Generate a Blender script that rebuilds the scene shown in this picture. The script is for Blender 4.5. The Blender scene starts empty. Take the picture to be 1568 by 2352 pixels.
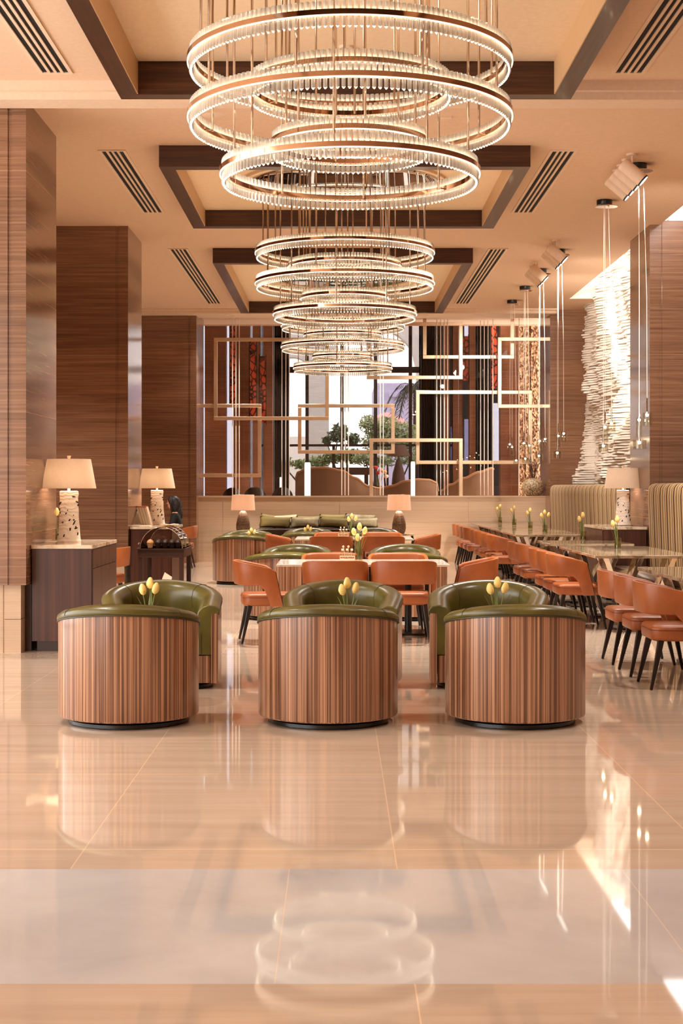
import bpy, bmesh, math, random
from mathutils import Vector, Matrix, noise
PI = math.pi
S = bpy.context.scene
COL = S.collection
# ------------------------------------------------------------------ camera
FPX, CX, CY, HC = 3400.0, 777.0, 1121.0, 1.4
cam = bpy.data.objects.new('camera', bpy.data.cameras.new('camera'))
COL.objects.link(cam)
cam.location = (0, 0, HC); cam.rotation_euler = (PI/2, 0, 0)
cam.data.sensor_fit = 'AUTO'; cam.data.sensor_width = 36.0
cam.data.lens = FPX/2352*36.0
cam.data.shift_x = (784-CX)/2352; cam.data.shift_y = (CY-1176)/2352
cam.data.clip_end = 500
S.camera = cam
def PX(px, Y): return (px-CX)*Y/FPX
def PZ(py, Y): return HC-(py-CY)*Y/FPX
S.view_settings.view_transform = 'Standard'
S.view_settings.look = 'None'
S.view_settings.gamma = 1
S.view_settings.exposure = 0.42
S.cycles.use_denoising = True
S.cycles.max_bounces = 8
S.cycles.diffuse_bounces = 4
S.cycles.glossy_bounces = 4
S.cycles.transmission_bounces = 6
S.cycles.transparent_max_bounces = 24
S.cycles.sample_clamp_indirect = 6
S.cycles.caustics_reflective = False
S.cycles.caustics_refractive = False
# ------------------------------------------------------------------ materials
def lin(c):
    return tuple(((x/255)/12.92 if x/255 <= .04045 else ((x/255+.055)/1.055)**2.4) for x in c)+(1,)
class NT:
    def __init__(s, name):
        s.m = bpy.data.materials.new(name); s.m.use_nodes = True
        s.t = s.m.node_tree; s.n = s.t.nodes; s.l = s.t.links
        s.n.clear(); s.out = s.n.new('ShaderNodeOutputMaterial')
    def add(s, typ, **kw):
        nd = s.n.new('ShaderNode'+typ)
        for k, v in kw.items():
            if k.startswith('_'): nd.inputs[k[1:]].default_value = v
            else: setattr(nd, k, v)
        return nd
    def link(s, a, b): s.l.new(a, b)
    def bsdf(s, **kw):
        b = s.n.new('ShaderNodeBsdfPrincipled')
        for k, v in kw.items(): b.inputs[k.replace('_', ' ')].default_value = v
        s.l.new(b.outputs[0], s.out.inputs[0]); return b
    def coords(s, scale=(1, 1, 1), rnd=False, kind='Object'):
        tc = s.add('TexCoord'); mp = s.add('Mapping'); mp.inputs['Scale'].default_value = scale
        if rnd:
            oi = s.add('ObjectInfo'); ad = s.add('VectorMath', operation='ADD'); mu = s.add('Math', operation='MULTIPLY')
            mu.inputs[1].default_value = 17.0
            s.link(oi.outputs['Random'], mu.inputs[0]); s.link(tc.outputs[kind], ad.inputs[0]); s.link(mu.outputs[0], ad.inputs[1])
            s.link(ad.outputs[0], mp.inputs['Vector'])
        else: s.link(tc.outputs[kind], mp.inputs['Vector'])
        return mp.outputs[0]
    def noise(s, vec, scale=1, detail=4, rough=.6, dist=0):
        n = s.add('TexNoise'); n.inputs['Scale'].default_value = scale; n.inputs['Detail'].default_value = detail
        n.inputs['Roughness'].default_value = rough; n.inputs['Distortion'].default_value = dist
        s.link(vec, n.inputs['Vector']); return n.outputs['Fac']
    def ramp(s, fac, stops, interp='LINEAR'):
        r = s.add('ValToRGB'); r.color_ramp.interpolation = interp; e = r.color_ramp.elements
        while len(e) < len(stops): e.new(.5)
        for i, (p, c) in enumerate(stops): e[i].position = p; e[i].color = lin(c) if len(c) == 3 else c
        s.link(fac, r.inputs[0]); return r.outputs[0]
    def mix(s, fac, a, b, mode='MIX'):
        m = s.add('Mix', data_type='RGBA', blend_type=mode)
        for v, i in ((fac, 0), (a, 6), (b, 7)):
            if hasattr(v, 'is_linked'): s.link(v, m.inputs[i])
            else: m.inputs[i].default_value = v
        return m.outputs[2]
    def math(s, op, a, b=0.0, c=0.0):
        m = s.add('Math', operation=op)
        for v, i in ((a, 0), (b, 1), (c, 2)):
            if hasattr(v, 'is_linked'): s.link(v, m.inputs[i])
            else: m.inputs[i].default_value = v
        return m.outputs[0]
    def bump(s, h, b, strength=.3, dist=.01):
        n = s.add('Bump'); n.inputs['Strength'].default_value = strength; n.inputs['Distance'].default_value = dist
        s.link(h, n.inputs['Height']); s.link(n.outputs[0], b.inputs['Normal'])
def plain(name, c, rough=.5, metal=0., **kw):
    n = NT(name); b = n.bsdf(Roughness=rough, Metallic=metal, **kw)
    nz = n.noise(n.coords((9, 9, 9)), 3, 3)
    col = n.ramp(nz, [(.3, tuple(x*.98 for x in c)), (.7, tuple(min(255, x*1.015) for x in c))])
    n.link(col, b.inputs['Base Color']); return n.m
def emit(name, c, st):
    n = NT(name); e = n.add('Emission'); e.inputs[0].default_value = lin(c); e.inputs[1].default_value = st
    n.link(e.outputs[0], n.out.inputs[0]); return n.m
def travertine(name, dark, mid, light, rough=.12, zs=11.0, coat=.0):
    n = NT(name); b = n.bsdf(Roughness=rough, IOR=1.5)
    v = n.coords((.55, .55, zs)); a = n.noise(v, 1.0, 7, .68, .35)
    v2 = n.coords((1.1, 1.1, zs*5)); d = n.noise(v2, 1.0, 4, .6, .2)
    v3 = n.coords((.3, .3, 1.1)); g = n.noise(v3, 1.0, 2, .5)
    c = n.ramp(a, [(.28, dark), (.48, mid), (.62, mid), (.78, light)])
    c = n.mix(.42, c, n.ramp(d, [(.32, dark), (.5, mid), (.72, light)]))
    c = n.mix(.45, c, n.ramp(g, [(.35, (150, 150, 150)), (.65, (255, 255, 255))]), 'MULTIPLY')
    # slab joints
    tc = n.add('TexCoord'); sx = n.add('SeparateXYZ'); n.link(tc.outputs['Object'], sx.inputs[0])
    j = n.math('LESS_THAN', n.math('FRACT', n.math('MULTIPLY', sx.outputs[2], 1/1.02)), .006)
    c = n.mix(n.math('MULTIPLY', j, .5), c, lin(light))
    n.link(c, b.inputs['Base Color']); return n.m
def zebrano(name, stops, rough=.28, sc=56.0, coat=.3, glob=False):
    n = NT(name); b = n.bsdf(Roughness=rough, Coat_Weight=coat, Coat_Roughness=.08)
    v = n.coords((sc, sc, .22), rnd=not glob); a = n.noise(v, 1.0, 3, .75, .15)
    v2 = n.coords((sc*3.4, sc*3.4, .5), rnd=not glob); d = n.noise(v2, 1.0, 2, .6)
    f = n.math('ADD', n.math('MULTIPLY', a, .68), n.math('MULTIPLY', d, .32))
    n.link(n.ramp(f, stops), b.inputs['Base Color']); n.bump(d, b, .08, .002); return n.m
def leather(name, c0, c1, rough=.34, bump=.12):
    n = NT(name); b = n.bsdf(Roughness=rough)
    g = n.noise(n.coords((5, 5, 5), rnd=True), 1.0, 4); n.link(n.ramp(g, [(.3, c0), (.7, c1)]), b.inputs['Base Color'])
    n.bump(n.noise(n.coords((260, 260, 260)), 1.0, 2), b, bump, .002); return n.m
def thin_glass(name, tint=(255, 255, 255), refl=.9, rough=.0):
    n = NT(name); tr = n.add('BsdfTransparent'); tr.inputs[0].default_value = lin(tint)
    g = n.add('BsdfGlossy'); g.inputs['Roughness'].default_value = rough
    lw = n.add('LayerWeight'); lw.inputs[0].default_value = .5
    fr = n.math('MULTIPLY_ADD', n.math('POWER', lw.outputs['Facing'], 5.0), .96, .04)
    mx = n.add('MixShader'); n.link(n.math('MULTIPLY', fr, refl), mx.inputs[0])
    n.link(tr.outputs[0], mx.inputs[1]); n.link(g.outputs[0], mx.inputs[2]); n.link(mx.outputs[0], n.out.inputs[0]); return n.m
M = {}
M['trav'] = travertine('brown_travertine', (98, 66, 48), (142, 102, 77), (186, 148, 118))
M['trav_side'] = M['trav']
M['trav_lounge'] = travertine('lounge_travertine', (92, 52, 32), (134, 84, 56), (168, 118, 82), .3)
M['lime'] = travertine('beige_limestone', (196, 164, 134), (212, 182, 152), (226, 200, 172), .3, 20.0)
def floor_mat():
    n = NT('polished_marble_floor'); b = n.bsdf(Roughness=.035, IOR=1.62)
    tc = n.add('TexCoord'); sx = n.add('SeparateXYZ'); n.link(tc.outputs['Object'], sx.inputs[0])
    x, y = sx.outputs[0], sx.outputs[1]
    band = n.math('MULTIPLY', n.math('GREATER_THAN', y, 4.18), n.math('LESS_THAN', y, 5.44))
    # warm field tiles 1.2 x 1.5
    u = n.math('MULTIPLY', n.math('ADD', x, 12-.2156), 1/1.2); v = n.math('MULTIPLY', n.math('ADD', y, 15-7.147), 1/1.51)
    fu, fv = n.math('FRACT', u), n.math('FRACT', v)
    def line(f, w): return n.math('ADD', n.math('LESS_THAN', f, w), n.math('GREATER_THAN', f, 1-w))
    jl = n.math('MINIMUM', n.math('ADD', line(fu, .002), line(fv, .003)), 1.0)
    cell = n.add('TexWhiteNoise', noise_dimensions='2D'); cb = n.add('CombineXYZ')
    n.link(n.math('FLOOR', u), cb.inputs[0]); n.link(n.math('FLOOR', v), cb.inputs[1]); n.link(cb.outputs[0], cell.inputs['Vector'])
    off = n.add('VectorMath', operation='MULTIPLY_ADD'); off.inputs[1].default_value = (.5, 7, 1)
    n.link(tc.outputs['Object'], off.inputs[0]); n.link(cell.outputs['Color'], off.inputs[2])
    g = n.noise(off.outputs[0], 1.3, 6, .62, .3)
    c = n.ramp(g, [(.25, (182, 157, 135)), (.5, (198, 175, 154)), (.75, (208, 188, 169))])
    c = n.mix(.25, c, n.ramp(cell.outputs['Value'], [(0, (184, 160, 138)), (1, (206, 184, 164))]))
    c = n.mix(n.math('MULTIPLY', jl, .7), c, lin((240, 205, 165)))
    # pale cross band
    ub = n.math('FRACT', n.math('MULTIPLY', n.math('ADD', x, 12+.38), 1/1.22))
    nb = n.noise(n.coords((1.1, 1.1, 1.1)), 1.4, 6, .6, .5)
    cb2 = n.ramp(nb, [(.3, (186, 181, 178)), (.6, (199, 196, 194)), (.8, (207, 205, 203))])
    cb2 = n.mix(n.math('MULTIPLY', line(ub, .0018), .5), cb2, lin((235, 205, 178)))
    c = n.mix(band, c, cb2)
    n.link(c, b.inputs['Base Color']); return n.m
M['floor'] = floor_mat()
M['ceil'] = plain('ceiling_plaster', (226, 192, 160), .85)
M['ceil_in'] = plain('lit_coffer_plaster', (232, 204, 168), .85)  # lighter, yellower plaster copy with the chandelier light put into its colour
M['lining'] = plain('tan_coffer_lining', (206, 166, 122), .5)
M['trim'] = plain('cream_trim', (230, 202, 174), .7)
def darkwood(name, stops, axis=(2, 60, 60), rough=.22, coat=.3):
    n = NT(name); b = n.bsdf(Roughness=rough, Coat_Weight=coat, Coat_Roughness=.06)
    a = n.noise(n.coords(axis), 1.0, 4, .7, .2); n.link(n.ramp(a, stops), b.inputs['Base Color']); return n.m
DW = [(.3, (38, 18, 10)), (.5, (62, 32, 18)), (.7, (88, 50, 30))]
M['beam_x'] = darkwood('beam_walnut_across', DW, (1.2, 40, 40), .3, .08)
M['beam_y'] = darkwood('beam_walnut_along', DW, (40, 1.2, 40), .3, .08)
M['cab'] = zebrano('console_rosewood', [(.3, (46, 22, 15)), (.5, (70, 36, 25)), (.7, (92, 52, 37))], .35, 22, .05)
M['cab_dark'] = plain('dark_rosewood', (48, 22, 15), .35)
M['zebra'] = zebrano('zebrano_veneer', [(.36, (66, 40, 28)), (.45, (108, 71, 50)), (.52, (154, 110, 82)), (.62, (198, 152, 118))])
M['olive'] = leather('olive_leather', (72, 64, 26), (100, 90, 38), .28)
M['olive_dark'] = leather('olive_seam', (46, 40, 14), (56, 48, 18), .5)
M['orange'] = leather('orange_leather', (146, 76, 34), (164, 90, 42), .42)
M['orange_seam'] = plain('orange_piping', (120, 52, 24), .5)
M['black'] = plain('black_lacquer', (14, 11, 10), .3)
M['blackwood'] = plain('ebony_leg', (26, 16, 12), .3)
M['chrome'] = plain('polished_chrome', (225, 215, 205), .06, 1.)
M['mirror'] = plain('mirror_canopy', (200, 190, 180), .02, 1.)
M['bronze'] = plain('champagne_metal', (222, 206, 190), .14, 1.)
M['band'] = plain('rose_bronze_band', (190, 150, 120), .07, 1.)
M['frame_metal'] = plain('brass_frame', (216, 188, 158), .30, 1.)
M['cable'] = plain('white_cable', (240, 225, 210), .4)
def marble(name, c0, c1, vein, rough=.08):
    n = NT(name); b = n.bsdf(Roughness=rough)
    a = n.noise(n.coords((6, 6, 6), rnd=True), 1.0, 8, .65, .8)
    n.link(n.ramp(a, [(.36, vein), (.45, c0), (.65, c1)]), b.inputs['Base Color']); return n.m
M['marble'] = marble('cream_marble', (214, 192, 164), (232, 214, 190), (150, 122, 94))
M['marble_white'] = marble('white_marble', (222, 210, 196), (238, 228, 216), (190, 176, 160))
M['marble_dark'] = marble('brown_marble', (150, 128, 102), (176, 154, 126), (100, 80, 58), .05)
M['shade'] = None
def shade_mat(name, c, st=0.):
    n = NT(name); d = n.add('BsdfDiffuse'); t = n.add('BsdfTranslucent'); mx = n.add('MixShader'); mx.inputs[0].default_value = .35
    v = n.noise(n.coords((180, 180, 180)), 1., 2); col = n.ramp(v, [(.3, tuple(x*.93 for x in c)), (.7, c)])
    n.link(col, d.inputs[0]); n.link(col, t.inputs[0]); n.link(d.outputs[0], mx.inputs[1]); n.link(t.outputs[0], mx.inputs[2])
    n.link(mx.outputs[0], n.out.inputs[0]); return n.m
M['shade'] = shade_mat('linen_shade', (238, 222, 204))
M['shade_glow'] = shade_mat('warm_linen_shade', (246, 222, 202))
def coral_mat():
    n = NT('carved_ceramic'); b = n.bsdf(Roughness=.45)
    b.inputs['Base Color'].default_value = lin((240, 228, 214))
    w = n.add('TexWave', wave_type='RINGS', rings_direction='SPHERICAL'); w.inputs['Scale'].default_value = 9; w.inputs['Distortion'].default_value = 9
    w.inputs['Detail'].default_value = 1.5; w.inputs['Detail Scale'].default_value = 1.2
    n.link(n.coords((1, 1, 1)), w.inputs['Vector']); n.bump(w.outputs['Fac'], b, .5, .008); return n.m
M['coral'] = coral_mat()
M['hole'] = plain('painted_hollow_shade', (26, 17, 14), .9)  # matte near-black that paints the shade inside slots and openings
def crystal_mat():
    n = NT('led_lit_crystal'); tr = n.add('BsdfTransparent'); tr.inputs[0].default_value = (1, .97, .93, 1)
    g = n.add('BsdfGlossy'); g.inputs['Roughness'].default_value = .05
    d = n.add('BsdfDiffuse'); d.inputs[0].default_value = (1, .93, .83, 1); t = n.add('BsdfTranslucent'); t.inputs[0].default_value = (1, .93, .83, 1)
    m1 = n.add('MixShader'); m1.inputs[0].default_value = .5; n.link(d.outputs[0], m1.inputs[1]); n.link(t.outputs[0], m1.inputs[2])
    m2 = n.add('MixShader'); m2.inputs[0].default_value = .62; n.link(m1.outputs[0], m2.inputs[1]); n.link(tr.outputs[0], m2.inputs[2])
    lw = n.add('LayerWeight'); lw.inputs[0].default_value = .35
    m3 = n.add('MixShader'); n.link(lw.outputs['Fresnel'], m3.inputs[0]); n.link(m2.outputs[0], m3.inputs[1]); n.link(g.outputs[0], m3.inputs[2])
    n.link(m3.outputs[0], n.out.inputs[0]); return n.m
M['crystal'] = crystal_mat()
M['led'] = emit('led_strip', (255, 236, 210), 1.8)
M['led_up'] = emit('added_uplight_strip', (255, 234, 204), 10)  # added hidden up-facing glow, brightens crystals and ceiling
M['bulb'] = emit('halogen_bulb', (255, 230, 200), 45)
M['warmbulb'] = emit('warm_lamp_bulb', (255, 222, 190), 60)
M['lampbulb'] = emit('lamp_bulb', (255, 220, 185), 6)
M['spot_lens'] = emit('spot_lens', (255, 244, 228), 3)
M['glass'] = thin_glass('clear_glass', (252, 250, 246))
M['glass_win'] = thin_glass('window_glass', (250, 250, 250), .5)
M['glass_slit'] = thin_glass('smoked_window_glass', (172, 175, 186), .4)
M['glass_tint'] = thin_glass('tinted_window_glass', (204, 206, 210), .5)
M['glass_part'] = thin_glass('partition_glass', (238, 230, 224), .6)
M['glass_tumbler'] = thin_glass('tumbler_glass', (246, 244, 236), 1.3)
M['water'] = thin_glass('green_water', (214, 222, 150), .7)
M['acrylic'] = thin_glass('acrylic_dome', (240, 232, 226), 1.2, .02)
M['petal'] = plain('yellow_petal', (240, 208, 124), .5)
M['leaf'] = plain('tulip_leaf', (92, 100, 42), .5)
M['stem'] = plain('tulip_stem', (120, 128, 60), .5)
def stripes(name):
    n = NT(name); b = n.bsdf(Roughness=.7)
    tc = n.add('TexCoord'); sx = n.add('SeparateXYZ'); n.link(tc.outputs['Object'], sx.inputs[0])
    f = n.math('FRACT', n.math('MULTIPLY', sx.outputs[1], 1/.36))
    A, B, C, D, E = (54, 38, 26), (190, 160, 116), (136, 98, 66), (214, 188, 148), (160, 132, 82)
    c = n.ramp(f, [(0, A), (.10, B), (.30, C), (.40, D), (.56, A), (.61, E), (.80, D), (.90, C)], 'CONSTANT')
    w = n.noise(n.coords((120, 120, 120)), 1, 2); c = n.mix(.25, c, n.ramp(w, [(.3, (170, 160, 150)), (.7, (255, 255, 255))]), 'MULTIPLY')
    n.link(c, b.inputs['Base Color']); return n.m
M['stripe'] = stripes('striped_upholstery')
M['seat_bronze'] = leather('tan_leather', (134, 104, 68), (158, 126, 88), .35)
M['relief'] = plain('white_plaster_relief', (236, 226, 214), .8)
def cushion_mat(name, c0, c1, vertical=False):
    n = NT(name); b = n.bsdf(Roughness=.8)
    v = n.coords((1, 1, 1)); w = n.add('TexWave', wave_type='BANDS', bands_direction='Z' if not vertical else 'X')
    w.inputs['Scale'].default_value = 26; w.inputs['Distortion'].default_value = .6; n.link(v, w.inputs['Vector'])
    n.link(n.ramp(w.outputs['Fac'], [(.2, c0), (.8, c1)]), b.inputs['Base Color']); return n.m
M['cush_stripe'] = cushion_mat('ribbed_olive_cushion', (84, 70, 30), (128, 110, 58))
M['cush_fur'] = leather('mottled_grey_cushion', (120, 108, 80), (176, 162, 130), .9, 1.0)
M['cush_cream'] = plain('cream_cushion', (206, 186, 150), .9)
M['cush_olive'] = cushion_mat('olive_weave_cushion', (124, 108, 60), (150, 132, 80), True)
M['skin'] = plain('skin', (198, 140, 110), .5)
M['hair'] = plain('dark_hair', (28, 17, 14), .45)
M['blackcloth'] = plain('black_cloth', (16, 14, 15), .8)
M['curtain'] = plain('dark_curtain', (26, 18, 18), .5)
M['mullion'] = plain('dark_mullion', (36, 22, 18), .4)
M['paper'] = plain('menu_paper', (226, 206, 182), .7)
M['paper_red'] = plain('menu_edge', (198, 112, 70), .6)
M['choc'] = plain('chocolate_cake', (40, 22, 14), .5)
M['cake'] = plain('cream_cake', (206, 160, 108), .7)
M['taupe'] = plain('taupe_velvet', (146, 112, 84), .85)
M['taupe_rim'] = plain('tan_piping', (190, 146, 106), .6)
M['brownleather'] = leather('dark_brown_leather', (30, 17, 13), (46, 27, 20), .25)
def art_glass():
    n = NT('red_crackle_glass'); b = n.bsdf(Roughness=.25)
    v = n.add('TexVoronoi', feature='DISTANCE_TO_EDGE'); v.inputs['Scale'].default_value = 7; n.link(n.coords((1, 1, .8)), v.inputs['Vector'])
    n.link(n.ramp(v.outputs['Distance'], [(.0, (30, 10, 8)), (.05, (60, 18, 10)), (.09, (158, 58, 32)), (.5, (180, 76, 44))]), b.inputs['Base Color']); return n.m
M['artglass'] = art_glass()
def mosaic():
    n = NT('gold_mosaic'); b = n.bsdf(Roughness=.4, Metallic=.3)
    v = n.add('TexVoronoi'); v.inputs['Scale'].default_value = 28; n.link(n.coords((1, 1, .8)), v.inputs['Vector'])
    h = n.add('SeparateColor'); n.link(v.outputs['Color'], h.inputs[0])
    n.link(n.ramp(h.outputs[0], [(.1, (84, 52, 32)), (.5, (136, 94, 62)), (.9, (206, 168, 128))]), b.inputs['Base Color'])
    n.bump(v.outputs['Distance'], b, .8, .02); return n.m
M['mosaic'] = mosaic()
def wicker():
    n = NT('woven_lamp_base'); b = n.bsdf(Roughness=.4)
    br = n.add('TexWave', wave_type='BANDS', bands_direction='Z'); br.inputs['Scale'].default_value = 16; br.inputs['Distortion'].default_value = 1.0; br.inputs['Detail Scale'].default_value = 8
    n.link(n.coords((1, 1, 1)), br.inputs['Vector'])
    v = n.add('TexVoronoi'); v.inputs['Scale'].default_value = 1; n.link(n.coords((48, 48, 60)), v.inputs['Vector'])
    f = n.math('MULTIPLY', br.outputs['Fac'], n.math('SUBTRACT', 1.1, v.outputs['Distance']))
    n.link(n.ramp(f, [(.15, (40, 24, 14)), (.6, (150, 114, 78))]), b.inputs['Base Color']); return n.m
M['wicker'] = wicker()
def speckle():
    n = NT('mottled_stone_vase'); b = n.bsdf(Roughness=.5)
    a = n.noise(n.coords((40, 40, 40)), 1, 4, .7); n.link(n.ramp(a, [(.38, (70, 52, 34)), (.5, (150, 124, 90)), (.62, (206, 182, 146))]), b.inputs['Base Color']); return n.m
M['speckle'] = speckle()
M['twig'] = plain('dark_twig', (58, 32, 22), .7)
M['foliage'] = plain('garden_foliage', (148, 170, 112), .7)
M['foliage2'] = plain('olive_foliage', (178, 190, 142), .7)
M['foliage3'] = plain('dark_foliage', (108, 128, 98), .7)
M['palm'] = plain('palm_frond', (66, 72, 52), .6)
M['render'] = plain('pale_render', (206, 202, 200), .9)
M['lilac'] = plain('lilac_render', (176, 172, 204), .9)
M['paving'] = plain('garden_paving', (188, 178, 164), .9)
M['red'] = plain('red_flower', (168, 34, 22), .6)
M['glowcol'] = emit('glowing_white', (255, 252, 246), 1.6)
M['cream_paint'] = plain('cream_paint', (226, 196, 158), .5)
M['lshade_dark'] = plain('dark_lampshade', (66, 44, 32), .8)
# ------------------------------------------------------------------ geometry helpers
class MB:
    def __init__(s): s.v = []; s.f = []
    def quad(s, *p):
        i = len(s.v); s.v += [tuple(q) for q in p]; s.f.append(tuple(range(i, i+len(p)))); return s
    def box(s, x0, x1, y0, y1, z0, z1):
        i = len(s.v)
        s.v += [(x0,y0,z0),(x1,y0,z0),(x1,y1,z0),(x0,y1,z0),(x0,y0,z1),(x1,y0,z1),(x1,y1,z1),(x0,y1,z1)]
        s.f += [tuple(i+k for k in q) for q in ((3,2,1,0),(4,5,6,7),(0,1,5,4),(1,2,6,5),(2,3,7,6),(3,0,4,7))]; return s
    def loft(s, rings, close_u=True, cap0=True, cap1=True, close_v=False):
        i = len(s.v); n = len(rings[0])
        for r in rings: s.v += [tuple(p) for p in r]
        m = len(rings)
        for a in range(m if close_v else m-1):
            b = (a+1) % m
            for k in range(n if close_u else n-1):
                l = (k+1) % n
                s.f.append((i+a*n+k, i+a*n+l, i+b*n+l, i+b*n+k))
        if not close_v:
            if cap0: s.f.append(tuple(i+k for k in reversed(range(n))))
            if cap1: s.f.append(tuple(i+(m-1)*n+k for k in range(n)))
        return s
    def lathe(s, prof, n=24, c=(0,0,0), cap=True):
        rings = [[(c[0]+r*math.cos(2*PI*k/n), c[1]+r*math.sin(2*PI*k/n), c[2]+z) for k in range(n)] for r, z in prof]
        return s.loft(rings, True, cap, cap)
    def tube(s, pts, r, n=8, cap=True, closed=False):
        pts = [Vector(p) for p in pts]; rings = []; m = len(pts)
        rr = r if isinstance(r, (list, tuple)) else [r]*m
        up = Vector((0, 0, 1)); prev = None
        for i, p in enumerate(pts):
            if closed: t = (pts[(i+1) % m]-pts[i-1])
            else: t = pts[min(i+1, m-1)]-pts[max(i-1, 0)]
            t.normalize()
            if prev is None:
                a = up.cross(t)
                if a.length < 1e-3: a = Vector((1, 0, 0))
            else:
                a = prev-t*prev.dot(t)
            a.normalize(); b = t.cross(a); prev = a
            rings.append([p+(a*math.cos(2*PI*k/n)+b*math.sin(2*PI*k/n))*rr[i] for k in range(n)])
        return s.loft(rings, True, cap, cap, closed)
    def bar(s, p, q, w, d, w2=None, d2=None):
        p, q = Vector(p), Vector(q); t = (q-p).normalized(); ref = Vector((0, 1, 0)) if abs(t.y) < .9 else Vector((1, 0, 0))
        a = t.cross(ref).normalized(); b = t.cross(a).normalized(); w2 = w2 or w; d2 = d2 or d
        R = lambda c, w, d: [c+a*w/2+b*d/2, c-a*w/2+b*d/2, c-a*w/2-b*d/2, c+a*w/2-b*d/2]
        return s.loft([R(p, w, d), R(q, w2, d2)])
    def prism(s, poly, z0, z1):
        return s.loft([[(x, y, z0) for x, y in poly], [(x, y, z1) for x, y in poly]])
    def prism_y(s, poly, y0, y1):
        return s.loft([[(x, y0, z) for x, z in poly], [(x, y1, z) for x, z in poly]])
    def ball(s, c, r, n=12, m=8, sc=(1,1,1)):
        prof = [(max(1e-4, math.sin(PI*k/m)), -math.cos(PI*k/m)) for k in range(m+1)]
        rings = [[(c[0]+r*sc[0]*a*math.cos(2*PI*k/n), c[1]+r*sc[1]*a*math.sin(2*PI*k/n), c[2]+r*sc[2]*z) for k in range(n)] for a, z in prof]
        return s.loft(rings)
    def mesh(s, name):
        me = bpy.data.meshes.new(name); me.from_pydata(s.v, [], s.f); me.update(); return me
def fix(me):
    bm = bmesh.new(); bm.from_mesh(me); bmesh.ops.recalc_face_normals(bm, faces=bm.faces); bm.to_mesh(me); bm.free()
def obj(name, mb, mat, parent=None, smooth=0, bevel=0, loc=None, seg=2, subsurf=0):
    me = mb.mesh(name) if isinstance(mb, MB) else mb
    if isinstance(mb, MB):
        fix(me)
        for m in (mat if isinstance(mat, (list, tuple)) else [mat]): me.materials.append(m)
        if smooth:
            for p in me.polygons: p.use_smooth = True
            me.set_sharp_from_angle(angle=math.radians(smooth))
    o = bpy.data.objects.new(name, me); COL.objects.link(o)
    if parent: o.parent = parent
    if loc: o.location = loc
    if bevel:
        b = o.modifiers.new('bevel', 'BEVEL'); b.width = bevel; b.segments = seg; b.limit_method = 'ANGLE'; b.angle_limit = math.radians(35)
    if subsurf:
        b = o.modifiers.new('subsurf', 'SUBSURF'); b.levels = subsurf; b.render_levels = subsurf
    return o
def tag(o, label, cat, group=None, kind=None):
    if label: o['label'] = label
    if cat: o['category'] = cat
    if group: o['group'] = group
    if kind: o['kind'] = kind
    return o
def thing(name, label, cat, loc=(0,0,0), rz=0, group=None):
    o = bpy.data.objects.new(name, None); COL.objects.link(o); o.empty_display_size = .1
    o.location = loc; o.rotation_euler = (0, 0, rz); return tag(o, label, cat, group)
KIDS = {}
def dup(root, loc, rz, label=None, group=None, name=None):
    r = root.copy(); COL.objects.link(r); r.location = loc; r.rotation_euler = (0, 0, rz)
    if label: r['label'] = label
    if group: r['group'] = group
    for ch in list(root.children):
        c = ch.copy(); COL.objects.link(c); c.parent = r
        for g in list(ch.children):
            d = g.copy(); COL.objects.link(d); d.parent = c
    return r
def struct(name, mb, mat, smooth=0, bevel=0, label=None, parent=None):
    o = obj(name, mb, mat, parent, smooth, bevel)
    if not parent: o['kind'] = 'structure'; o['label'] = label or name.replace('_', ' ')
    return o
def rrect(hx, hy, r, n=5):
    P = []
    for cx, cy, a0 in ((hx-r, hy-r, 0), (-hx+r, hy-r, 90), (-hx+r, -hy+r, 180), (hx-r, -hy+r, 270)):
        for k in range(n+1):
            a = math.radians(a0+90*k/n); P.append((cx+r*math.cos(a), cy+r*math.sin(a)))
    return P
# ------------------------------------------------------------------ the setting
ZC, ZC1, ZB, ZSOF = 4.685, 4.747, 4.48, 4.604
struct('floor', MB().box(-6.5, 6, -3, 30, -.12, 0), M['floor'], label='polished beige marble floor with a paler cross band')
struct('floor_lounge', MB().box(-6.5, 6, 30, 39.6, -.12, .45), M['floor'], label='raised floor of the lounge behind the parapet')
# ceiling with skylight slot on the right
c = MB()
c.box(-6.5, 4.0, -3, 12.35, ZC1, 4.95); c.box(4.0, 5.2, -3, 13.0, ZC1, 4.95)
c.box(-6.5, 4.0, 12.35, 30.0, ZC, 4.95); c.box(4.0, 5.2, 25.7, 30.0, ZC, 4.95)
struct('ceiling', c, M['ceil'], label='cream plaster ceiling')
struct('ceiling_lounge', MB().box(-6.5, 6, 30, 39.6, 6.6, 6.8), M['ceil'], label='high ceiling of the lounge behind')
struct('wall_fascia', MB().box(-6.5, 6, 29.4, 30.0, 4.95, 6.8), M['trim'], label='plaster wall above the glass partition')
struct('trim_1', MB().box(-6.5, 4.0, 12.21, 12.49, ZSOF, ZC1+.05).box(-6.5, 4.0, 12.15, 12.21, ZC-.02, ZC1+.05), M['trim'], label='cream ceiling step band above the near columns')
struct('trim_2', MB().box(-6.5, 4.0, 27.15, 27.9, ZSOF-.0, ZC+.05).box(-6.5, 4.0, 27.05, 27.15, ZC-.03, ZC+.05), M['trim'], label='cream ceiling band above the glass partition')
struct('trim_3', MB().box(4.001, 4.012, 13, 25.69, ZC+.004, 5.05).box(4.012, 5.0, 25.68, 25.699, ZC+.004, 5.05), M['trim'], label='painted edge of the skylight slot')
struct('window_skylight', MB().box(4.0, 5.2, 13, 25.7, 5.10, 5.112), M['glass_win'], label='bright skylight glass above the white relief wall')
struct('wall_left', MB().box(-6.5, -5.2, 12.6, 39.6, 0, 6.6), M['trav'], label='brown travertine wall at the left')
wl = MB()
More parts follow.
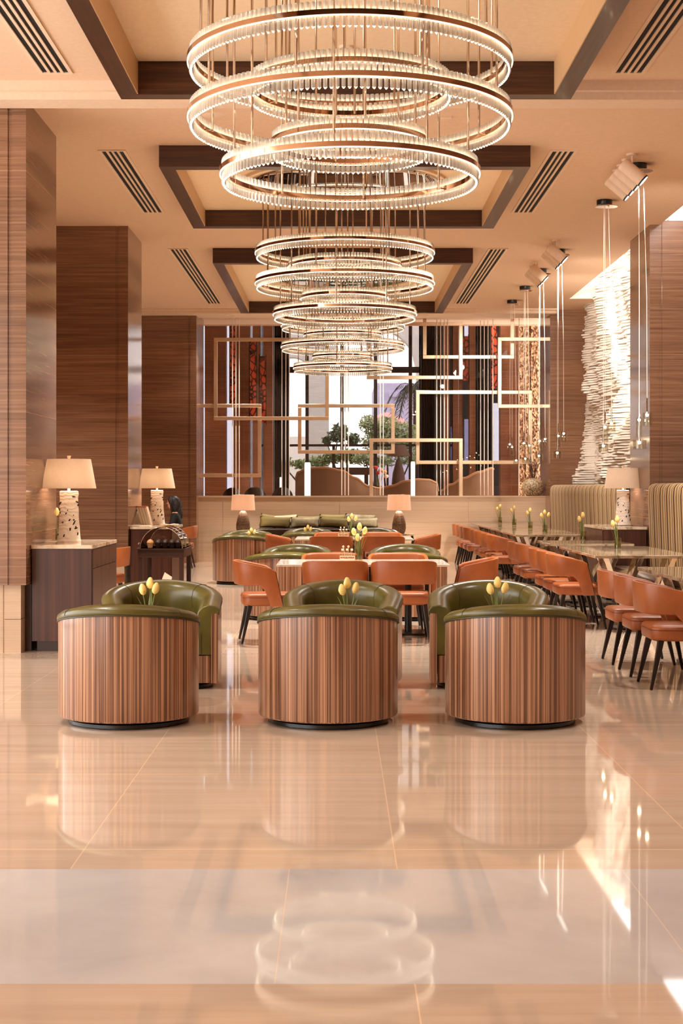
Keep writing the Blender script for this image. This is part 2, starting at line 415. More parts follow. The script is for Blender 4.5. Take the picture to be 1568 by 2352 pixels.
for k in range(9): y = -2+k*1.8; wl.box(-6.46, -6.38, y-.04, y+.04, 0, ZC1)
for z in (.05, 2.6): wl.box(-6.46, -6.38, -2, 12.6, z-.04, z+.04)
wo = thing('window_3', None, None); wo['kind'] = 'structure'; wo['label'] = 'tall lobby windows at the left, nearer than the columns'
obj('window_frame', wl, M['mullion'], wo); obj('glass', MB().box(-6.424, -6.416, -2, 12.6, 0, ZC1), M['glass_win'], wo)
struct('wall_right', MB().box(4.62, 5.2, -3, 27.3, 0, 4.95), M['trav'], label='brown travertine wall at the right')
struct('wall_back', MB().box(-6.5, 6, -3.2, -3, 0, 4.95), M['lime'], label='stone wall behind the viewer')
def frame(y0, y1, n):
    x0, x1, w = -1.72, 1.84, .145
    o = thing('ceiling_coffer_frame', 'dark walnut coffer frame on the ceiling, '+n, 'ceiling frame', (0, 0, ZC), 0, 'walnut ceiling frames')
    zt = .068 if y0 < 12 else 0
    obj('cross_beam', MB().box(x0, x1, y0, y0+w, ZB-ZC, zt), M['beam_x'], o)
    obj('cross_beam', MB().box(x0, x1, y1-w, y1, ZB-ZC, zt), M['beam_x'], o)
    obj('side_beam', MB().box(x0, x0+w, y0+w, y1-w, ZB-ZC, zt), M['beam_y'], o)
    obj('side_beam', MB().box(x1-w, x1, y0+w, y1-w, ZB-ZC, zt), M['beam_y'], o)
    for a, b in ((x0+w, x0+w+.008), (x1-w-.008, x1-w)):
        obj('side_lining', MB().box(a, b, y0+w, y1-w, ZB-ZC+.003, zt), M['lining'], o)
    p = MB().box(x0+w, x1-w, y0+w, y1-w, zt-.012, zt+.01)
    obj('coffer_panel', p, M['ceil_in'], o)
frame(5.9, 11.73, 'the one nearest the viewer around the largest chandelier')
frame(14.19, 17.57, 'short middle one around the second chandelier')
frame(20.26, 26.1, 'farthest one before the glass partition')
# air vents
def vent(xc, y0, y1, zc, label):
    o = thing('air_vent', label, 'air vent', (xc, (y0+y1)/2, zc), 0, 'slotted ceiling air vents')
    L = (y1-y0)/2; W = .105
    f = MB(); f.box(-W-.03, -W, -L-.03, L+.03, -.012, 0); f.box(W, W+.03, -L-.03, L+.03, -.012, 0)
    f.box(-W, W, L, L+.03, -.012, 0); f.box(-W, W, -L-.03, -L, -.012, 0)
    obj('frame', f, M['trim'], o)
    obj('backing', MB().box(-W, W, -L, L, -.002, .004), M['hole'], o)  # black sheet painting the shaded depth between the slats
    for k in range(3):
        x = -W+2*W*(k+1)/4
        obj('slat', MB().box(x-.011, x+.011, -L, L, -.012, -.002), M['trim'], o)
vent(-2.27, 4, 11.9, ZC1, 'nearest slotted air vent in the ceiling left of the coffers')
vent(-2.20, 14.4, 17.6, ZC, 'middle slotted air vent in the ceiling left of the coffers')
vent(-2.20, 20.3, 26.3, ZC, 'farthest slotted air vent in the ceiling left of the coffers')
vent(2.33, 4, 11.9, ZC1, 'nearest slotted air vent in the ceiling right of the coffers')
vent(2.19, 14.4, 17.6, ZC, 'middle slotted air vent in the ceiling right of the coffers')
vent(2.19, 20.3, 26.3, ZC, 'farthest slotted air vent in the ceiling right of the coffers')
# small ceiling fittings
def fitting(name, mb, label, cat, loc): tag(obj(name, mb, M['trim'], loc=loc, smooth=30), label, cat)
fitting('smoke_detector', MB().lathe([(.05, -.02), (.06, 0)], 20), 'small round white detector on the ceiling between the nearest chandelier rods', 'detector', (PX(795, 11.2), 11.2, ZC1-.002))
fitting('ceiling_speaker', MB().lathe([(.09, -.008), (.11, 0)], 24), 'round flush speaker grille in the ceiling left of the chandelier', 'speaker', (PX(492, 13.05), 13.05, ZC))
fitting('ceiling_sensor', MB().box(-.045, .045, -.03, .03, -.015, 0), 'small rectangular sensor on the ceiling right of the chandelier', 'sensor', (PX(1025, 13.1), 13.1, ZC))
# left columns
def column(name, xf, y0, y1, xback, base=True, sgn=-1, label=''):
    # xf: face towards the room; the front corner carries a shallow rebate
    s = sgn
    o = thing(name, None, None); o['kind'] = 'structure'; o['label'] = label
    zb = .58 if base else 0
    def bx(a, b, *r): return (min(a, b), max(a, b))+r
    m = MB(); m.box(*bx(xback, xf+s*.155, y0, y1, zb, ZC+.05)); 
    m.box(*bx(xf+s*.155, xf+s*.118, y0+.014, y1-.014, zb, ZC+.05)); m.box(*bx(xf+s*.118, xf, y0, y1, zb, ZC+.05))
    obj('shaft', m, M['trav'], o)
    if base:
        b = MB(); i = .055
        b.box(*bx(xback, xf+s*(i+.15), y0+i, y1-i, 0, zb)); b.box(*bx(xf+s*(i+.15), xf+s*(i+.14), y0+i+.008, y1-i, 0, zb))
        b.box(*bx(xf+s*(i+.14), xf+s*i, y0+i, y1-i, 0, .285)); b.box(*bx(xf+s*(i+.14), xf+s*i, y0+i, y1-i, .289, zb))
        obj('base', b, M['lime'], o)
    return o
column('column_left', -2.637, 12.5, 13.84, -5.2, True, -1, 'brown travertine column nearest at the left, on a pale stone base')
column('column_left', -2.637, 18.56, 19.84, -5.2, True, -1, 'second brown travertine column from the left foreground')
column('column_left', -2.637, 27.5, 29.0, -5.2, False, -1, 'farthest brown travertine column at the left end of the parapet')
column('column_right', 3.88, 18.46, 19.7, 5.2, False, 1, 'brown travertine column at the right beside the white relief')
column('column_right', 3.90, 27.3, 28.6, 5.6, False, 1, 'brown travertine column at the far right end of the parapet')
# parapet of limestone panels
YP = 27.9
p = MB(); zt = 1.252
xs = [-2.66, -2.18, .02, 1.1, 2.45, 3.93]
for a, b in zip(xs[:-1], xs[1:]):
    for z0, z1 in ((0, .365), (.369, .757), (.761, 1.225)):
        p.box(a+.002, b-.002, YP, YP+.25, z0, z1)
p.box(-2.66, 3.93, YP+.008, YP+.24, 0, 1.2)
p.box(-2.66, 3.93, YP-.012, YP+.262, 1.225, zt)
struct('wall_parapet', p, M['lime'], label='low beige limestone parapet wall below the glass partition')
# glass partition above the parapet
YG = 29.0
g = MB()
gx = [-2.63, -1.0, .72, 2.35, 3.9]
for a, b in zip(gx[:-1], gx[1:]): g.box(a+.004, b-.004, YG, YG+.012, 0, ZSOF)
struct('window_partition', g, M['glass_part'], label='tall frameless glass partition above the parapet')
# ------------------------------------------------------------------ chandeliers
CRYST = MB()
R6 = lambda r, z: [(r*math.cos(2*PI*k/6), r*math.sin(2*PI*k/6), z) for k in range(6)]
CRYST.loft([R6(.0125, .062), R6(.0125, -.066), R6(.004, -.078)])
CRYST_ME = CRYST.mesh('crystal'); fix(CRYST_ME); CRYST_ME.materials.append(M['crystal'])
RINGS = [(3.926, .966), (3.775, .616), (3.60, .966), (3.44, .4775), (3.27, .775)]
def chandelier(yc, label, detail):
    xc = .068; zt = ZC1 if yc < 12 else ZC
    o = thing('ring_chandelier', label, 'chandelier', (xc, yc, 3.1), 0, 'tiered crystal ring chandeliers')
    obj('ceiling_canopy', MB().lathe([(.9, -.035), (.985, -.03), (1.0, -.02), (1.0, 0)], 64, (0, 0, zt-.012-3.1)), M['mirror'], o, 30)
    rim = [[(r*math.cos(2*PI*k/64), r*math.sin(2*PI*k/64), zt-.012-3.1+z) for k in range(64)] for r, z in ((1.05, 0), (1.05, -.03), (1.10, -.03), (1.10, 0))]
    obj('canopy_rim', MB().loft(list(map(list, rim)), True, False, False, True), M['ceil_in'], o, 30)
    first = []
    rest = MB()
    tot = sum(int(2*PI*R/.0335) for _, R in RINGS)
    quota = 100
    for ri, (zr, R) in enumerate(RINGS):
        z = zr-3.1; n = 128 if R > .7 else 88
        def rg(pr): return [[(r*math.cos(2*PI*k/n), r*math.sin(2*PI*k/n), z+dz) for k in range(n)] for r, dz in pr]
        ring = obj('ring', MB().loft(rg([(R, .014), (R, -.014), (R-.01, -.014), (R-.01, .014)]), True, False, False, True), M['band'], o, 30)
        obj('inner_band', MB().loft(rg([(R-.042, .014), (R-.042, -.014), (R-.05, -.014), (R-.05, .014)]), True, False, False, True), M['band'], ring, 30)
        obj('led_strip', MB().loft(rg([(R-.002, -.015), (R-.002, -.021), (R-.009, -.021), (R-.009, -.015)]), True, False, False, True), M['led'], ring, 30)
        obj('added_uplight_strip', MB().loft(rg([(R-.014, .016), (R-.014, .010), (R-.040, .010), (R-.040, .016)]), True, False, False, True), M['led_up'], ring, 30)
        N = int(2*PI*R/.0335)
        for k in range(N):
            a = 2*PI*(k+.5)/N
            x, y = (R-.026)*math.cos(a), (R-.026)*math.sin(a)
            # the hundred largest: the arcs of the rings that face the viewer
            near = math.sin(a) < -.62 and R > .7
            if near and len(first) < quota and k % 1 == 0:
                first.append((ring, x, y, z, a))
            else:
                i = len(rest.v)
                ca, sa = math.cos(a), math.sin(a)
                rest.v += [(x+v.co.x*ca-v.co.y*sa, y+v.co.x*sa+v.co.y*ca, z+v.co.z) for v in CRYST_ME.vertices]
                rest.f += [tuple(i+q for q in p.vertices) for p in CRYST_ME.polygons]
        nr = 8 if R > .7 else 6
        for k in range(nr):
            a = 2*PI*(k+.31+.13*ri)/nr
            x, y = (R-.075)*math.cos(a), (R-.075)*math.sin(a)
            rod = MB().tube([(x, y, z-.01), (x, y, zt-.03-3.1)], .0075, 8)
            rod.tube([(x*(R-.02)/(R-.075), y*(R-.02)/(R-.075), z), (x, y, z)], .005, 6)
            obj('suspension_rod', rod, M['bronze'], o, 40)
    for ring, x, y, z, a in first:
        c = obj('crystal', CRYST_ME, None, o, loc=(x, y, z)); c.rotation_euler = (0, 0, a)
    r = obj('crystal_fringe', rest, M['crystal'], o); r['kind'] = 'stuff'
chandelier(8.80, 'largest and nearest tiered crystal ring chandelier, cut off by the top of the picture', True)
chandelier(15.87, 'middle tiered crystal ring chandelier hanging from the short coffer', True)
chandelier(23.0, 'farthest and smallest tiered crystal ring chandelier in front of the windows', True)

# ------------------------------------------------------------------ tub chairs
def tub_path():
    P = []
    for k in range(5): t = k/4; P.append((.385+.035*t, .30-.30*t))
    for k in range(1, 24): a = -PI*k/24; P.append((.42*math.cos(a), .42*math.sin(a)))
    for k in range(5): t = k/4; P.append((-.42+.035*t, .30*t))
    return P
def zwood(y): return .595-.185*y if y < 0 else .595-.22*y
def tub_chair(label, loc, rz, group):
    o = thing('tub_chair', label, 'armchair', loc, rz, group)
    P = tub_path(); n = len(P); wood = []; lea = []
    for i, (x, y) in enumerate(P):
        a, b = P[max(0, i-1)], P[min(n-1, i+1)]
        t = Vector((b[0]-a[0], b[1]-a[1])).normalized(); nr = Vector((t.y, -t.x))
        if nr.dot(Vector((x, max(min(y, 0), -1)))) < 0: nr = -nr
        zw = zwood(y)
        pt = lambda d, z: (x+nr.x*d, y+nr.y*d, z)
        wood.append([pt(-.006, .045), pt(0, .055), pt(0, zw-.004), pt(-.006, zw), pt(-.05, zw), pt(-.05, .045)])
        lp = [(.004, zw-.004), (.010, zw+.012), (.004, zw+.032), (-.022, zw+.05), (-.065, zw+.056), (-.108, zw+.044), (-.14, zw+.012), (-.152, zw-.04), (-.146, zw-.11), (-.132, .24), (-.052, .24), (-.04, zw-.01)]
        lea.append([pt(*q) for q in lp])
    obj('shell', MB().loft(wood), M['zebra'], o, 40)
    obj('upholstered_back', MB().loft(lea), M['olive'], o, 50, bevel=.006)
    # piping line between leather and veneer, and two seams
    pp = []
    for i in (9, 23):
        obj('seam', MB().tube([Vector(q)+Vector((0, 0, .0008)) for q in lea[i][1:9]], .0022, 5), M['olive_dark'], o)
    pp = [(ring[0][0], ring[0][1], ring[0][2]-.002) for ring in lea]
    obj('piping', MB().tube(pp, .005, 6), M['olive_dark'], o, 60)
    fr = rrect(.335, .045, .02)
    obj('front_panel', MB().loft([[(x, y+.235, z) for x, y in fr] for z in (.045, .235)]), M['zebra'], o, 40)
    D = [(x*.70, y*.70 if y < 0 else y) for x, y in P]
    D = [(x*.99, min(y, .29)) for x, y in D]
    cs = MB(); rings = []
    for sc, z in ((.94, .235), (1, .255), (1, .385), (.97, .405), (.8, .415)):
        rings.append([(x*sc, (y+.0)*sc+(.0), z) for x, y in D])
    obj('seat_cushion', cs.loft(rings), M['olive'], o, 50)
    obj('swivel_base', MB().lathe([(.35, 0), (.362, .006), (.362, .026), (.335, .032), (.30, .047)], 40), M['black'], o, 40)
    return o
G1 = 'olive leather tub chairs with their backs to the viewer'; G2 = 'olive leather tub chairs facing the viewer'
t0 = tub_chair('front row olive tub chair with striped wood back, left of three', (-1.261, 8.92, 0), 0, 'large tub chairs of the front row')
dup(t0, (-.062, 8.92, 0), 0, 'front row olive tub chair with striped wood back, middle of three')
dup(t0, (1.062, 8.92, 0), 0, 'front row olive tub chair with striped wood back, right of three')
G2 = 'tub chairs of the second row, facing the viewer'
dup(t0, (-1.253, 10.53, 0), PI+.12, 'olive tub chair facing the viewer behind the left front tub chair', G2)
dup(t0, (.032, 10.53, 0), PI-.05, 'olive tub chair facing the viewer behind the middle front tub chair', G2)
dup(t0, (1.063, 10.53, 0), PI-.16, 'olive tub chair facing the viewer behind the right front tub chair', G2)
G3 = 'tub chairs behind the near orange table'
dup(t0, (-.60, 15.95, 0), .06, 'tub chair with wood back turned to the viewer, behind left end of near marble table', G3)
dup(t0, (.75, 15.95, 0), -.06, 'tub chair with wood back turned to the viewer, behind right end of near marble table', G3)
dup(t0, (-.50, 17.55, 0), PI-.1, 'tub chair facing the viewer beyond the left end of near marble table', G3)
dup(t0, (.78, 17.55, 0), PI-.1, 'tub chair facing the viewer beyond the right end of near marble table', G3)
G4 = 'tub chairs in front of the cushioned bench'
dup(t0, (-1.43, 21.8, 0), .0, 'tub chair with striped wood back standing alone left of the far marble table', G4)
dup(t0, (-1.45, 23.6, 0), PI, 'tub chair facing the viewer below the left table lamp', G4)
dup(t0, (-.50, 23.25, 0), 0, 'tub chair with its back turned, behind the left end of the far marble table', G4)
dup(t0, (-.50, 24.9, 0), PI, 'tub chair facing the viewer below the left cushions of the bench', G4)
dup(t0, (.60, 23.25, 0), 0, 'tub chair with its back turned, behind the right end of the far marble table', G4)
dup(t0, (.62, 24.9, 0), PI, 'tub chair facing the viewer below the right cushions of the bench', G4)
# small round tables between the tub chairs
def side_table(label, loc, group):
    o = thing('cocktail_table', label, 'table', loc, 0, group)
    obj('table_top', MB().lathe([(.22, .47), (.25, .475), (.25, .495), (.24, .5)], 32), M['marble'], o, 40)
    obj('stem', MB().lathe([(.03, .02), (.02, .06), (.02, .47)], 16), M['chrome'], o, 40)
    obj('foot', MB().lathe([(.17, 0), (.17, .012), (.03, .025)], 32), M['chrome'], o, 40)
    return o
GT = 'small round tables between facing tub chairs'
st = side_table('small round table between the left pair of front tub chairs', (-1.237, 9.66, 0), GT)
dup(st, (.065, 9.66, 0), 0, 'small round table between the middle pair of front tub chairs')
dup(st, (1.035, 9.66, 0), 0, 'small round table between the right pair of front tub chairs')
dup(st, (-1.44, 22.65, 0), 0, 'small round table between the tub chairs left of the far marble table')
dup(st, (-.50, 24.05, 0), 0, 'small round table between the left tub chairs before the bench')
dup(st, (.61, 24.05, 0), 0, 'small round table between the right tub chairs before the bench')

# ------------------------------------------------------------------ orange dining chairs
def dining_chair(label, loc, rz, group):
    o = thing('dining_chair', label, 'chair', loc, rz, group)
    sp = rrect(.245, .235, .07)
    sp = [(x*(1-.12*max(0, -y)/.235), y) for x, y in sp]
    rings = [[(x*s, y*s+.01, z) for x, y in sp] for s, z in ((.90, .335), (.985, .345), (1, .36), (1, .415), (.985, .432), (.93, .442), (.6, .447))]
    obj('seat', MB().loft(rings), M['orange'], o, 60)
    obj('seat_piping', MB().tube([(x*1.002, y*1.002+.01, .412) for x, y in sp], .004, 5, closed=True), M['orange_seam'], o, 60)
    # wrap-around back: path from right front round to left front
    P = [(.292, .13), (.294, .07), (.295, .02), (.294, -.03), (.292, -.08), (.287, -.14), (.275, -.19), (.25, -.235), (.20, -.262), (.12, -.278), (.04, -.286)]
    P = P+[(-x, y) for x, y in reversed(P)]
    rings = []; edge = []
    for i, (x, y) in enumerate(P):
        a, b = P[max(0, i-1)], P[min(len(P)-1, i+1)]
        t = Vector((b[0]-a[0], b[1]-a[1])).normalized(); nr = Vector((t.y, -t.x))
        if nr.dot(Vector((x, y-.1))) < 0: nr = -nr
        f = max(0, min(1, (y+.26)/.38))
        zt = .742-.085*f
        u = max(0, min(1, (y+.045)/.045)); u = u*u*(3-2*u)
        zb = .525*(1-u)+.335*u
        lean = lambda z: -.02*(1-f)*max(0, (z-.45)/.3)   # the back leans out a little at the top
        sl = lambda z: -.075*max(0, (z-.335)/.33) if y > .1 else (-.035*max(0, (z-.335)/.33) if y > .05 else 0)
        pt = lambda d, z: (x+nr.x*(d-lean(z)), y+nr.y*(d-lean(z))+sl(z), z)
        zm = (zt+zb)/2
        rings.append([pt(0, zb+.006), pt(.004, zb+.02), pt(.004, zm), pt(.004, zt-.015), pt(0, zt-.003), pt(-.012, zt), pt(-.026, zt-.006), pt(-.032, zt-.02), pt(-.034, zm), pt(-.032, zb+.012), pt(-.02, zb)])
    obj('backrest', MB().loft(rings), M['orange'], o, 50)
    for R in (rings[0], rings[-1]):
        c = sum((Vector(q) for q in R), Vector())/len(R)
        ins = [Vector(q)*.96+c*.04+Vector((0, .006, 0)) for q in R]
        obj('edge_trim', MB().loft([[Vector(q)+Vector((0, -.004, 0)) for q in R], ins]), M['black'], o, 30)
    for sx in (-1, 1):
        for sy in (-1, 1):
            obj('leg', MB().bar((sx*.19, sy*.17+.01, .34), (sx*.226, .01+sy*.245, 0), .042, .042, .02, .02), M['blackwood'], o, bevel=.004)
    return o
GN = 'orange chairs round the near marble table'
d0 = dining_chair('orange chair turned sideways at the left end of the near marble table', (-.66, 13.55, 0), -PI/2+.12, GN)
dup(d0, (1.21, 14.05, 0), PI/2-.05, 'orange chair turned sideways at the right end of the near marble table')
dup(d0, (-.032, 13.69, 0), 0, 'orange chair with its back to the viewer, left one before the near marble table')
dup(d0, (.60, 13.68, 0), 0, 'orange chair with its back to the viewer, right one before the near marble table')
dup(d0, (-.07, 14.82, 0), PI, 'orange chair facing the viewer, left one behind the near marble table')
dup(d0, (.60, 14.82, 0), PI, 'orange chair facing the viewer, right one behind the near marble table')
GF = 'orange chairs round the far marble table'
dup(d0, (-.74, 21.2, 0), -PI/2, 'orange chair turned sideways at the left end of the far marble table', GF)
dup(d0, (1.16, 21.2, 0), PI/2, 'orange chair turned sideways at the right end of the far marble table', GF)
dup(d0, (-.10, 20.55, 0), 0, 'orange chair with its back to the viewer, left one before the far marble table', GF)
dup(d0, (.615, 20.55, 0), 0, 'orange chair with its back to the viewer, right one before the far marble table', GF)
dup(d0, (-.06, 21.95, 0), PI, 'orange chair facing the viewer, left one behind the far marble table', GF)
dup(d0, (.65, 21.95, 0), PI, 'orange chair facing the viewer, right one behind the far marble table', GF)
GW = 'orange chairs along the window banquette tables'
ORD = ['nearest', 'second', 'third', 'fourth', 'fifth', 'sixth', 'seventh', 'eighth', 'ninth', 'tenth', 'eleventh', 'twelfth', 'thirteenth', 'fourteenth', 'fifteenth', 'sixteenth']
for k, y in enumerate([10.48, 11.2, 11.92, 14.92, 15.61, 16.27, 17.57, 18.28, 20.95, 21.8, 22.85, 23.6, 25.0, 25.75, 26.6, 27.25]):
    dup(d0, (2.40, y, 0), -PI/2, ('orange chair nearest the viewer' if k == 0 else ORD[k]+' orange chair from the viewer')+' in the long right-hand row', GW)
dup(d0, (-2.66, 16.55, 0), PI/2-.2, 'orange chair half hidden behind the near left console', 'orange chairs on the left side')
dup(d0, (-2.78, 26.0, 0), PI/2, 'orange chair the dark-haired person is sitting on', 'orange chairs on the left side')

# ------------------------------------------------------------------ marble tables
def centre_table(label, x0, x1, y0, y1, z):
    o = thing('dining_table', label, 'table', ((x0+x1)/2, (y0+y1)/2, 0), 0, 'white marble tables in the middle')
    hx, hy = (x1-x0)/2, (y1-y0)/2
    obj('table_top', MB().loft([[(x, y, q) for x, y in rrect(hx, hy, .012, 2)] for q in (z-.022, z)]), M['marble_white'], o, bevel=.004)
    for sx in (-.55, .55):
        obj('pedestal', MB().lathe([(.035, .02), (.03, z-.05), (.12, z-.03)], 16, (sx*hx, 0, 0)), M['black'], o, 40)
        obj('foot', MB().loft([[(x+sx*hx, y, q) for x, y in rrect(.17, .22, .03)] for q in (0, .02)]), M['black'], o)
    return o
centre_table('white marble table of the near orange chairs', -.578, 1.035, 13.76, 14.75, .69)
centre_table('white marble table of the far orange chairs', -.606, 1.048, 20.6, 21.75, .69)
def row_table(label, y0, y1):
    x0, x1, z = 2.475, 3.46, .747
    o = thing('banquette_table', label, 'table', ((x0+x1)/2, (y0+y1)/2, 0), 0, 'brown marble tables along the banquettes')
    hx, hy = (x1-x0)/2, (y1-y0)/2
    obj('table_top', MB().loft([[(x, y, q) for x, y in rrect(hx, hy, .012, 2)] for q in (z-.028, z)]), M['marble_dark'], o, bevel=.004)
    for sy in (-.62, .62):
        yy = sy*hy
        obj('foot', MB().loft([[(x, y+yy, q) for x, y in rrect(.24, .16, .03)] for q in (0, .018)]), M['black'], o)
        for sx in (-1, 1):
            for s2 in (-1, 1):
                obj('leg', MB().bar((sx*.07, yy+s2*.03, .018), (sx*.34, yy+s2*.20, z-.028), .05, .012), M['chrome'], o, bevel=.002)
    return o
row_table('nearest brown marble table by the banquettes, cut off by the right edge', 9.9, 12.27)
row_table('second brown marble table from the viewer, before the right-hand console', 14.32, 16.62)
row_table('third brown marble table from the viewer, level with the console lamp', 17.3, 18.46)
for k, (a, b) in enumerate([(20.7, 22.35), (22.5, 24.2), (24.5, 26.05), (26.15, 27.75)]):
    row_table(['first', 'second', 'third', 'last'][k]+' brown marble table before the far striped settee, counted away from the viewer', a, b)
random.seed(7)
# ------------------------------------------------------------------ striped banquettes
def settee(label, y0, y1, xb, joints, sec):
    o = thing('striped_settee', label, 'settee', (xb, y0, 0), 0, 'striped high-back settees')
    L = y1-y0
    ys = [0]+joints+[L]
    for a, b in zip(ys[:-1], ys[1:]):
        prof = [(.0, .43), (-.03, 1.30), (-.022, 1.40), (.01, 1.445), (.06, 1.458), (.20, 1.458), (.235, 1.43), (.235, .10), (.0, .10)]
        obj('back_panel', MB().loft([[(x, a+.004, z) for x, z in prof], [(x, b-.004, z) for x, z in prof]]), M['stripe'], o, 40, bevel=.015)
        pf = [(-.55, .10), (-.57, .30), (-.57, .39), (-.54, .425), (-.45, .44), (-.02, .43), (-.0, .10)]
        obj('seat_cushion', MB().loft([[(x, a+.006, z) for x, z in pf], [(x, b-.006, z) for x, z in pf]]), M['seat_bronze'], o, 40, bevel=.02)
    obj('plinth', MB().box(-.48, .30, .02, L-.02, 0, .10), M['black'], o)
    return o
settee('tall striped settee at the far right against the white relief wall', 20.05, 27.25, 3.92, [4.3], 1)
settee('tall striped settee at the right edge in front of the right column', 12.6, 18.35, 3.86, [2.6], 0)
# ------------------------------------------------------------------ consoles
def console(label, x0, x1, y0, y1, sgn=1, drawers=True):
    o = thing('console', label, 'cabinet', ((x0+x1)/2, (y0+y1)/2, 0), 0, 'rosewood consoles with marble tops')
    hx, hy = (x1-x0)/2, (y1-y0)/2; z = .912
    obj('body', MB().box(-hx+.012, hx-.012, -hy+.012, hy-.012, .09, z-.035), M['cab'], o)
    obj('plinth', MB().box(-hx+.05, hx-.03, -hy+.04, hy-.03, 0, .09), M['cab_dark'], o)
    obj('marble_top', MB().loft([[(x, y, q) for x, y in rrect(hx, hy, .01, 2)] for q in (z-.032, z)]), M['marble'], o, bevel=.003)
    f = sgn*(hx-.012)
    if drawers:
        n = 3; w = (2*hy-.05)/n
        for k in range(n):
            a = -hy+.025+k*w
            d = obj('drawer', MB().box(min(f, f+sgn*.012), max(f, f+sgn*.012), a+.003, a+w-.003, z-.20, z-.045), M['cab'], o)
            obj('finger_notch', MB().box(min(f+sgn*.0121, f+sgn*.0135), max(f+sgn*.0121, f+sgn*.0135), a+w/2-.03, a+w/2+.03, z-.20, z-.17), M['black'], d)
            dr = obj('door', MB().box(min(f, f+sgn*.012), max(f, f+sgn*.012), a+.003, a+w-.003, .11, z-.205), M['cab'], o)
    return o
console('rosewood console with marble top nearest at the left by the front column', -2.634, -2.101, 12.66, 14.05)
console('rosewood console with marble top behind the dessert cart, holding menus', -2.634, -2.101, 18.67, 20.0)
console('rosewood console with marble top at the right between the striped settees', 3.30, 3.86, 18.5, 19.9, -1)
tag(obj('wooden_upright', MB().box(-2.69, -2.637, 12.72, 13.0, 0, .575), M['cab_dark']), 'dark upright wood panel between the front left column and the console', 'panel')
# ------------------------------------------------------------------ carved lamps
def coral_lamp(label, loc):
    o = thing('table_lamp', label, 'lamp', loc, 0, 'carved white table lamps on the consoles')
    prof = [(.105, 0), (.108, .015), (.103, .03), (.094, .12), (.086, .22), (.082, .32), (.081, .40), (.084, .445), (.083, .458), (.07, .462)]
    rings = []; N = 72; fine = []
    for i in range(len(prof)-1):
        for k in range(8):
            t = k/8; fine.append((prof[i][0]*(1-t)+prof[i+1][0]*t, prof[i][1]*(1-t)+prof[i+1][1]*t))
    fine.append(prof[-1])
    for r, z in fine:
        rg = []
        for k in range(N):
            a = 2*PI*k/N; p = Vector((math.cos(a)*.09, math.sin(a)*.09, z))
            q = p*13; w = noise.noise_vector(q*.55); v = math.sin(9*noise.noise(q*.42+w*.35+Vector((3, 1, 7))))
            rr = r+(.0032*max(0, v) if .03 < z < .445 else 0)
            rg.append((rr*math.cos(a), rr*math.sin(a), z))
        rings.append(rg)
    base = obj('carved_base', MB().loft(rings), M['coral'], o, 60)
    # irregular dark blobs that paint the shade inside openings
    rnd = random.Random(11)
    for k in range(26):
        a = rnd.uniform(0, 2*PI) if k > 14 else -PI/2+rnd.uniform(-1.25, 1.25)
        z = rnd.uniform(.06, .42); L = rnd.choice([.006, .007, .008, .009, .02, .024]); th = rnd.uniform(-1.2, 1.2)
        rad = [q[0] for q in fine if q[1] <= z][-1]+.0022
        pts = []
        for t in (-1, -.3, .4, 1):
            u = t*L*math.cos(th)/rad; w = t*L*math.sin(th)+.006*math.sin(t*2)
            pts.append((rad*math.cos(a+u), rad*math.sin(a+u), z+w))
        obj('opening_shade_blob', MB().tube(pts, [.003, .0062, .0055, .0025], 8), M['hole'], base, 60)
    obj('neck', MB().lathe([(.014, .46), (.012, .50), (.008, .502), (.008, .69)], 12), M['cream_paint'], o, 40)
    sh = [[(r*math.cos(2*PI*k/56), r*math.sin(2*PI*k/56), z) for k in range(56)] for r, z in ((.243, .485), (.236, .485+.004), (.192, .745), (.195, .748), (.1955, .746), (.243, .487))]
    obj('lamp_shade', MB().loft(sh, True, False, False, True), M['shade'], o, 40)
    obj('shade_diffuser', MB().lathe([(.001, .742), (.192, .743)], 40, cap=False), M['shade'], o)
    obj('finial', MB().lathe([(.01, .743), (.012, .752), (.018, .775), (.016, .779)], 16), M['cream_paint'], o, 40)
    obj('bulb', MB().ball((0, 0, .60), .03, 12, 8), M['lampbulb'], o, 60)
    return o
Zc = .912
L1 = coral_lamp('carved white lamp with linen shade on the near left console', (-2.42, 13.30, Zc))
dup(L1, (-2.42, 19.75, Zc), .0, 'carved white lamp with linen shade on the console behind the dessert cart')
dup(L1, (PX(1430, 19.25), 19.25, Zc), 0, 'carved white lamp with linen shade on the right-hand console')
tag(obj('lamp_cord', MB().tube([(3.55, 19.15, .918), (3.62, 19.05, .919), (3.70, 19.1, .919), (3.78, 19.0, .919), (3.83, 19.08, .919)], .004, 6), M['black'], smooth=60), 'black lamp cord lying on the right-hand console', 'cord')
# ------------------------------------------------------------------ warm lamps beside the bench
def warm_lamp(label, loc):
    o = thing('table_lamp', label, 'lamp', loc, 0, 'warm glowing lamps with woven bases')
    obj('woven_base', MB().lathe([(.095, 0), (.115, .04), (.126, .10), (.122, .18), (.10, .28), (.072, .36), (.05, .40), (.03, .405)], 40), M['wicker'], o, 60)
    obj('neck', MB().lathe([(.012, .40), (.01, .66)], 10), M['bronze'], o, 40)
    sh = [[(r*math.cos(2*PI*k/48), r*math.sin(2*PI*k/48), z) for k in range(48)] for r, z in ((.218, .42), (.214, .42), (.196, .70), (.20, .70))]
    obj('lamp_shade', MB().loft(sh, True, False, False, True), M['shade_glow'], o, 40)
    obj('bulb', MB().ball((0, 0, .55), .035, 12, 8), M['warmbulb'], o, 60)
    return o
w0 = warm_lamp('glowing lamp with woven base left of the cushioned bench', (PX(558, 26.7), 26.7, .58))
dup(w0, (PX(916, 26.7), 26.7, .58), 0, 'glowing lamp with woven base right of the cushioned bench')
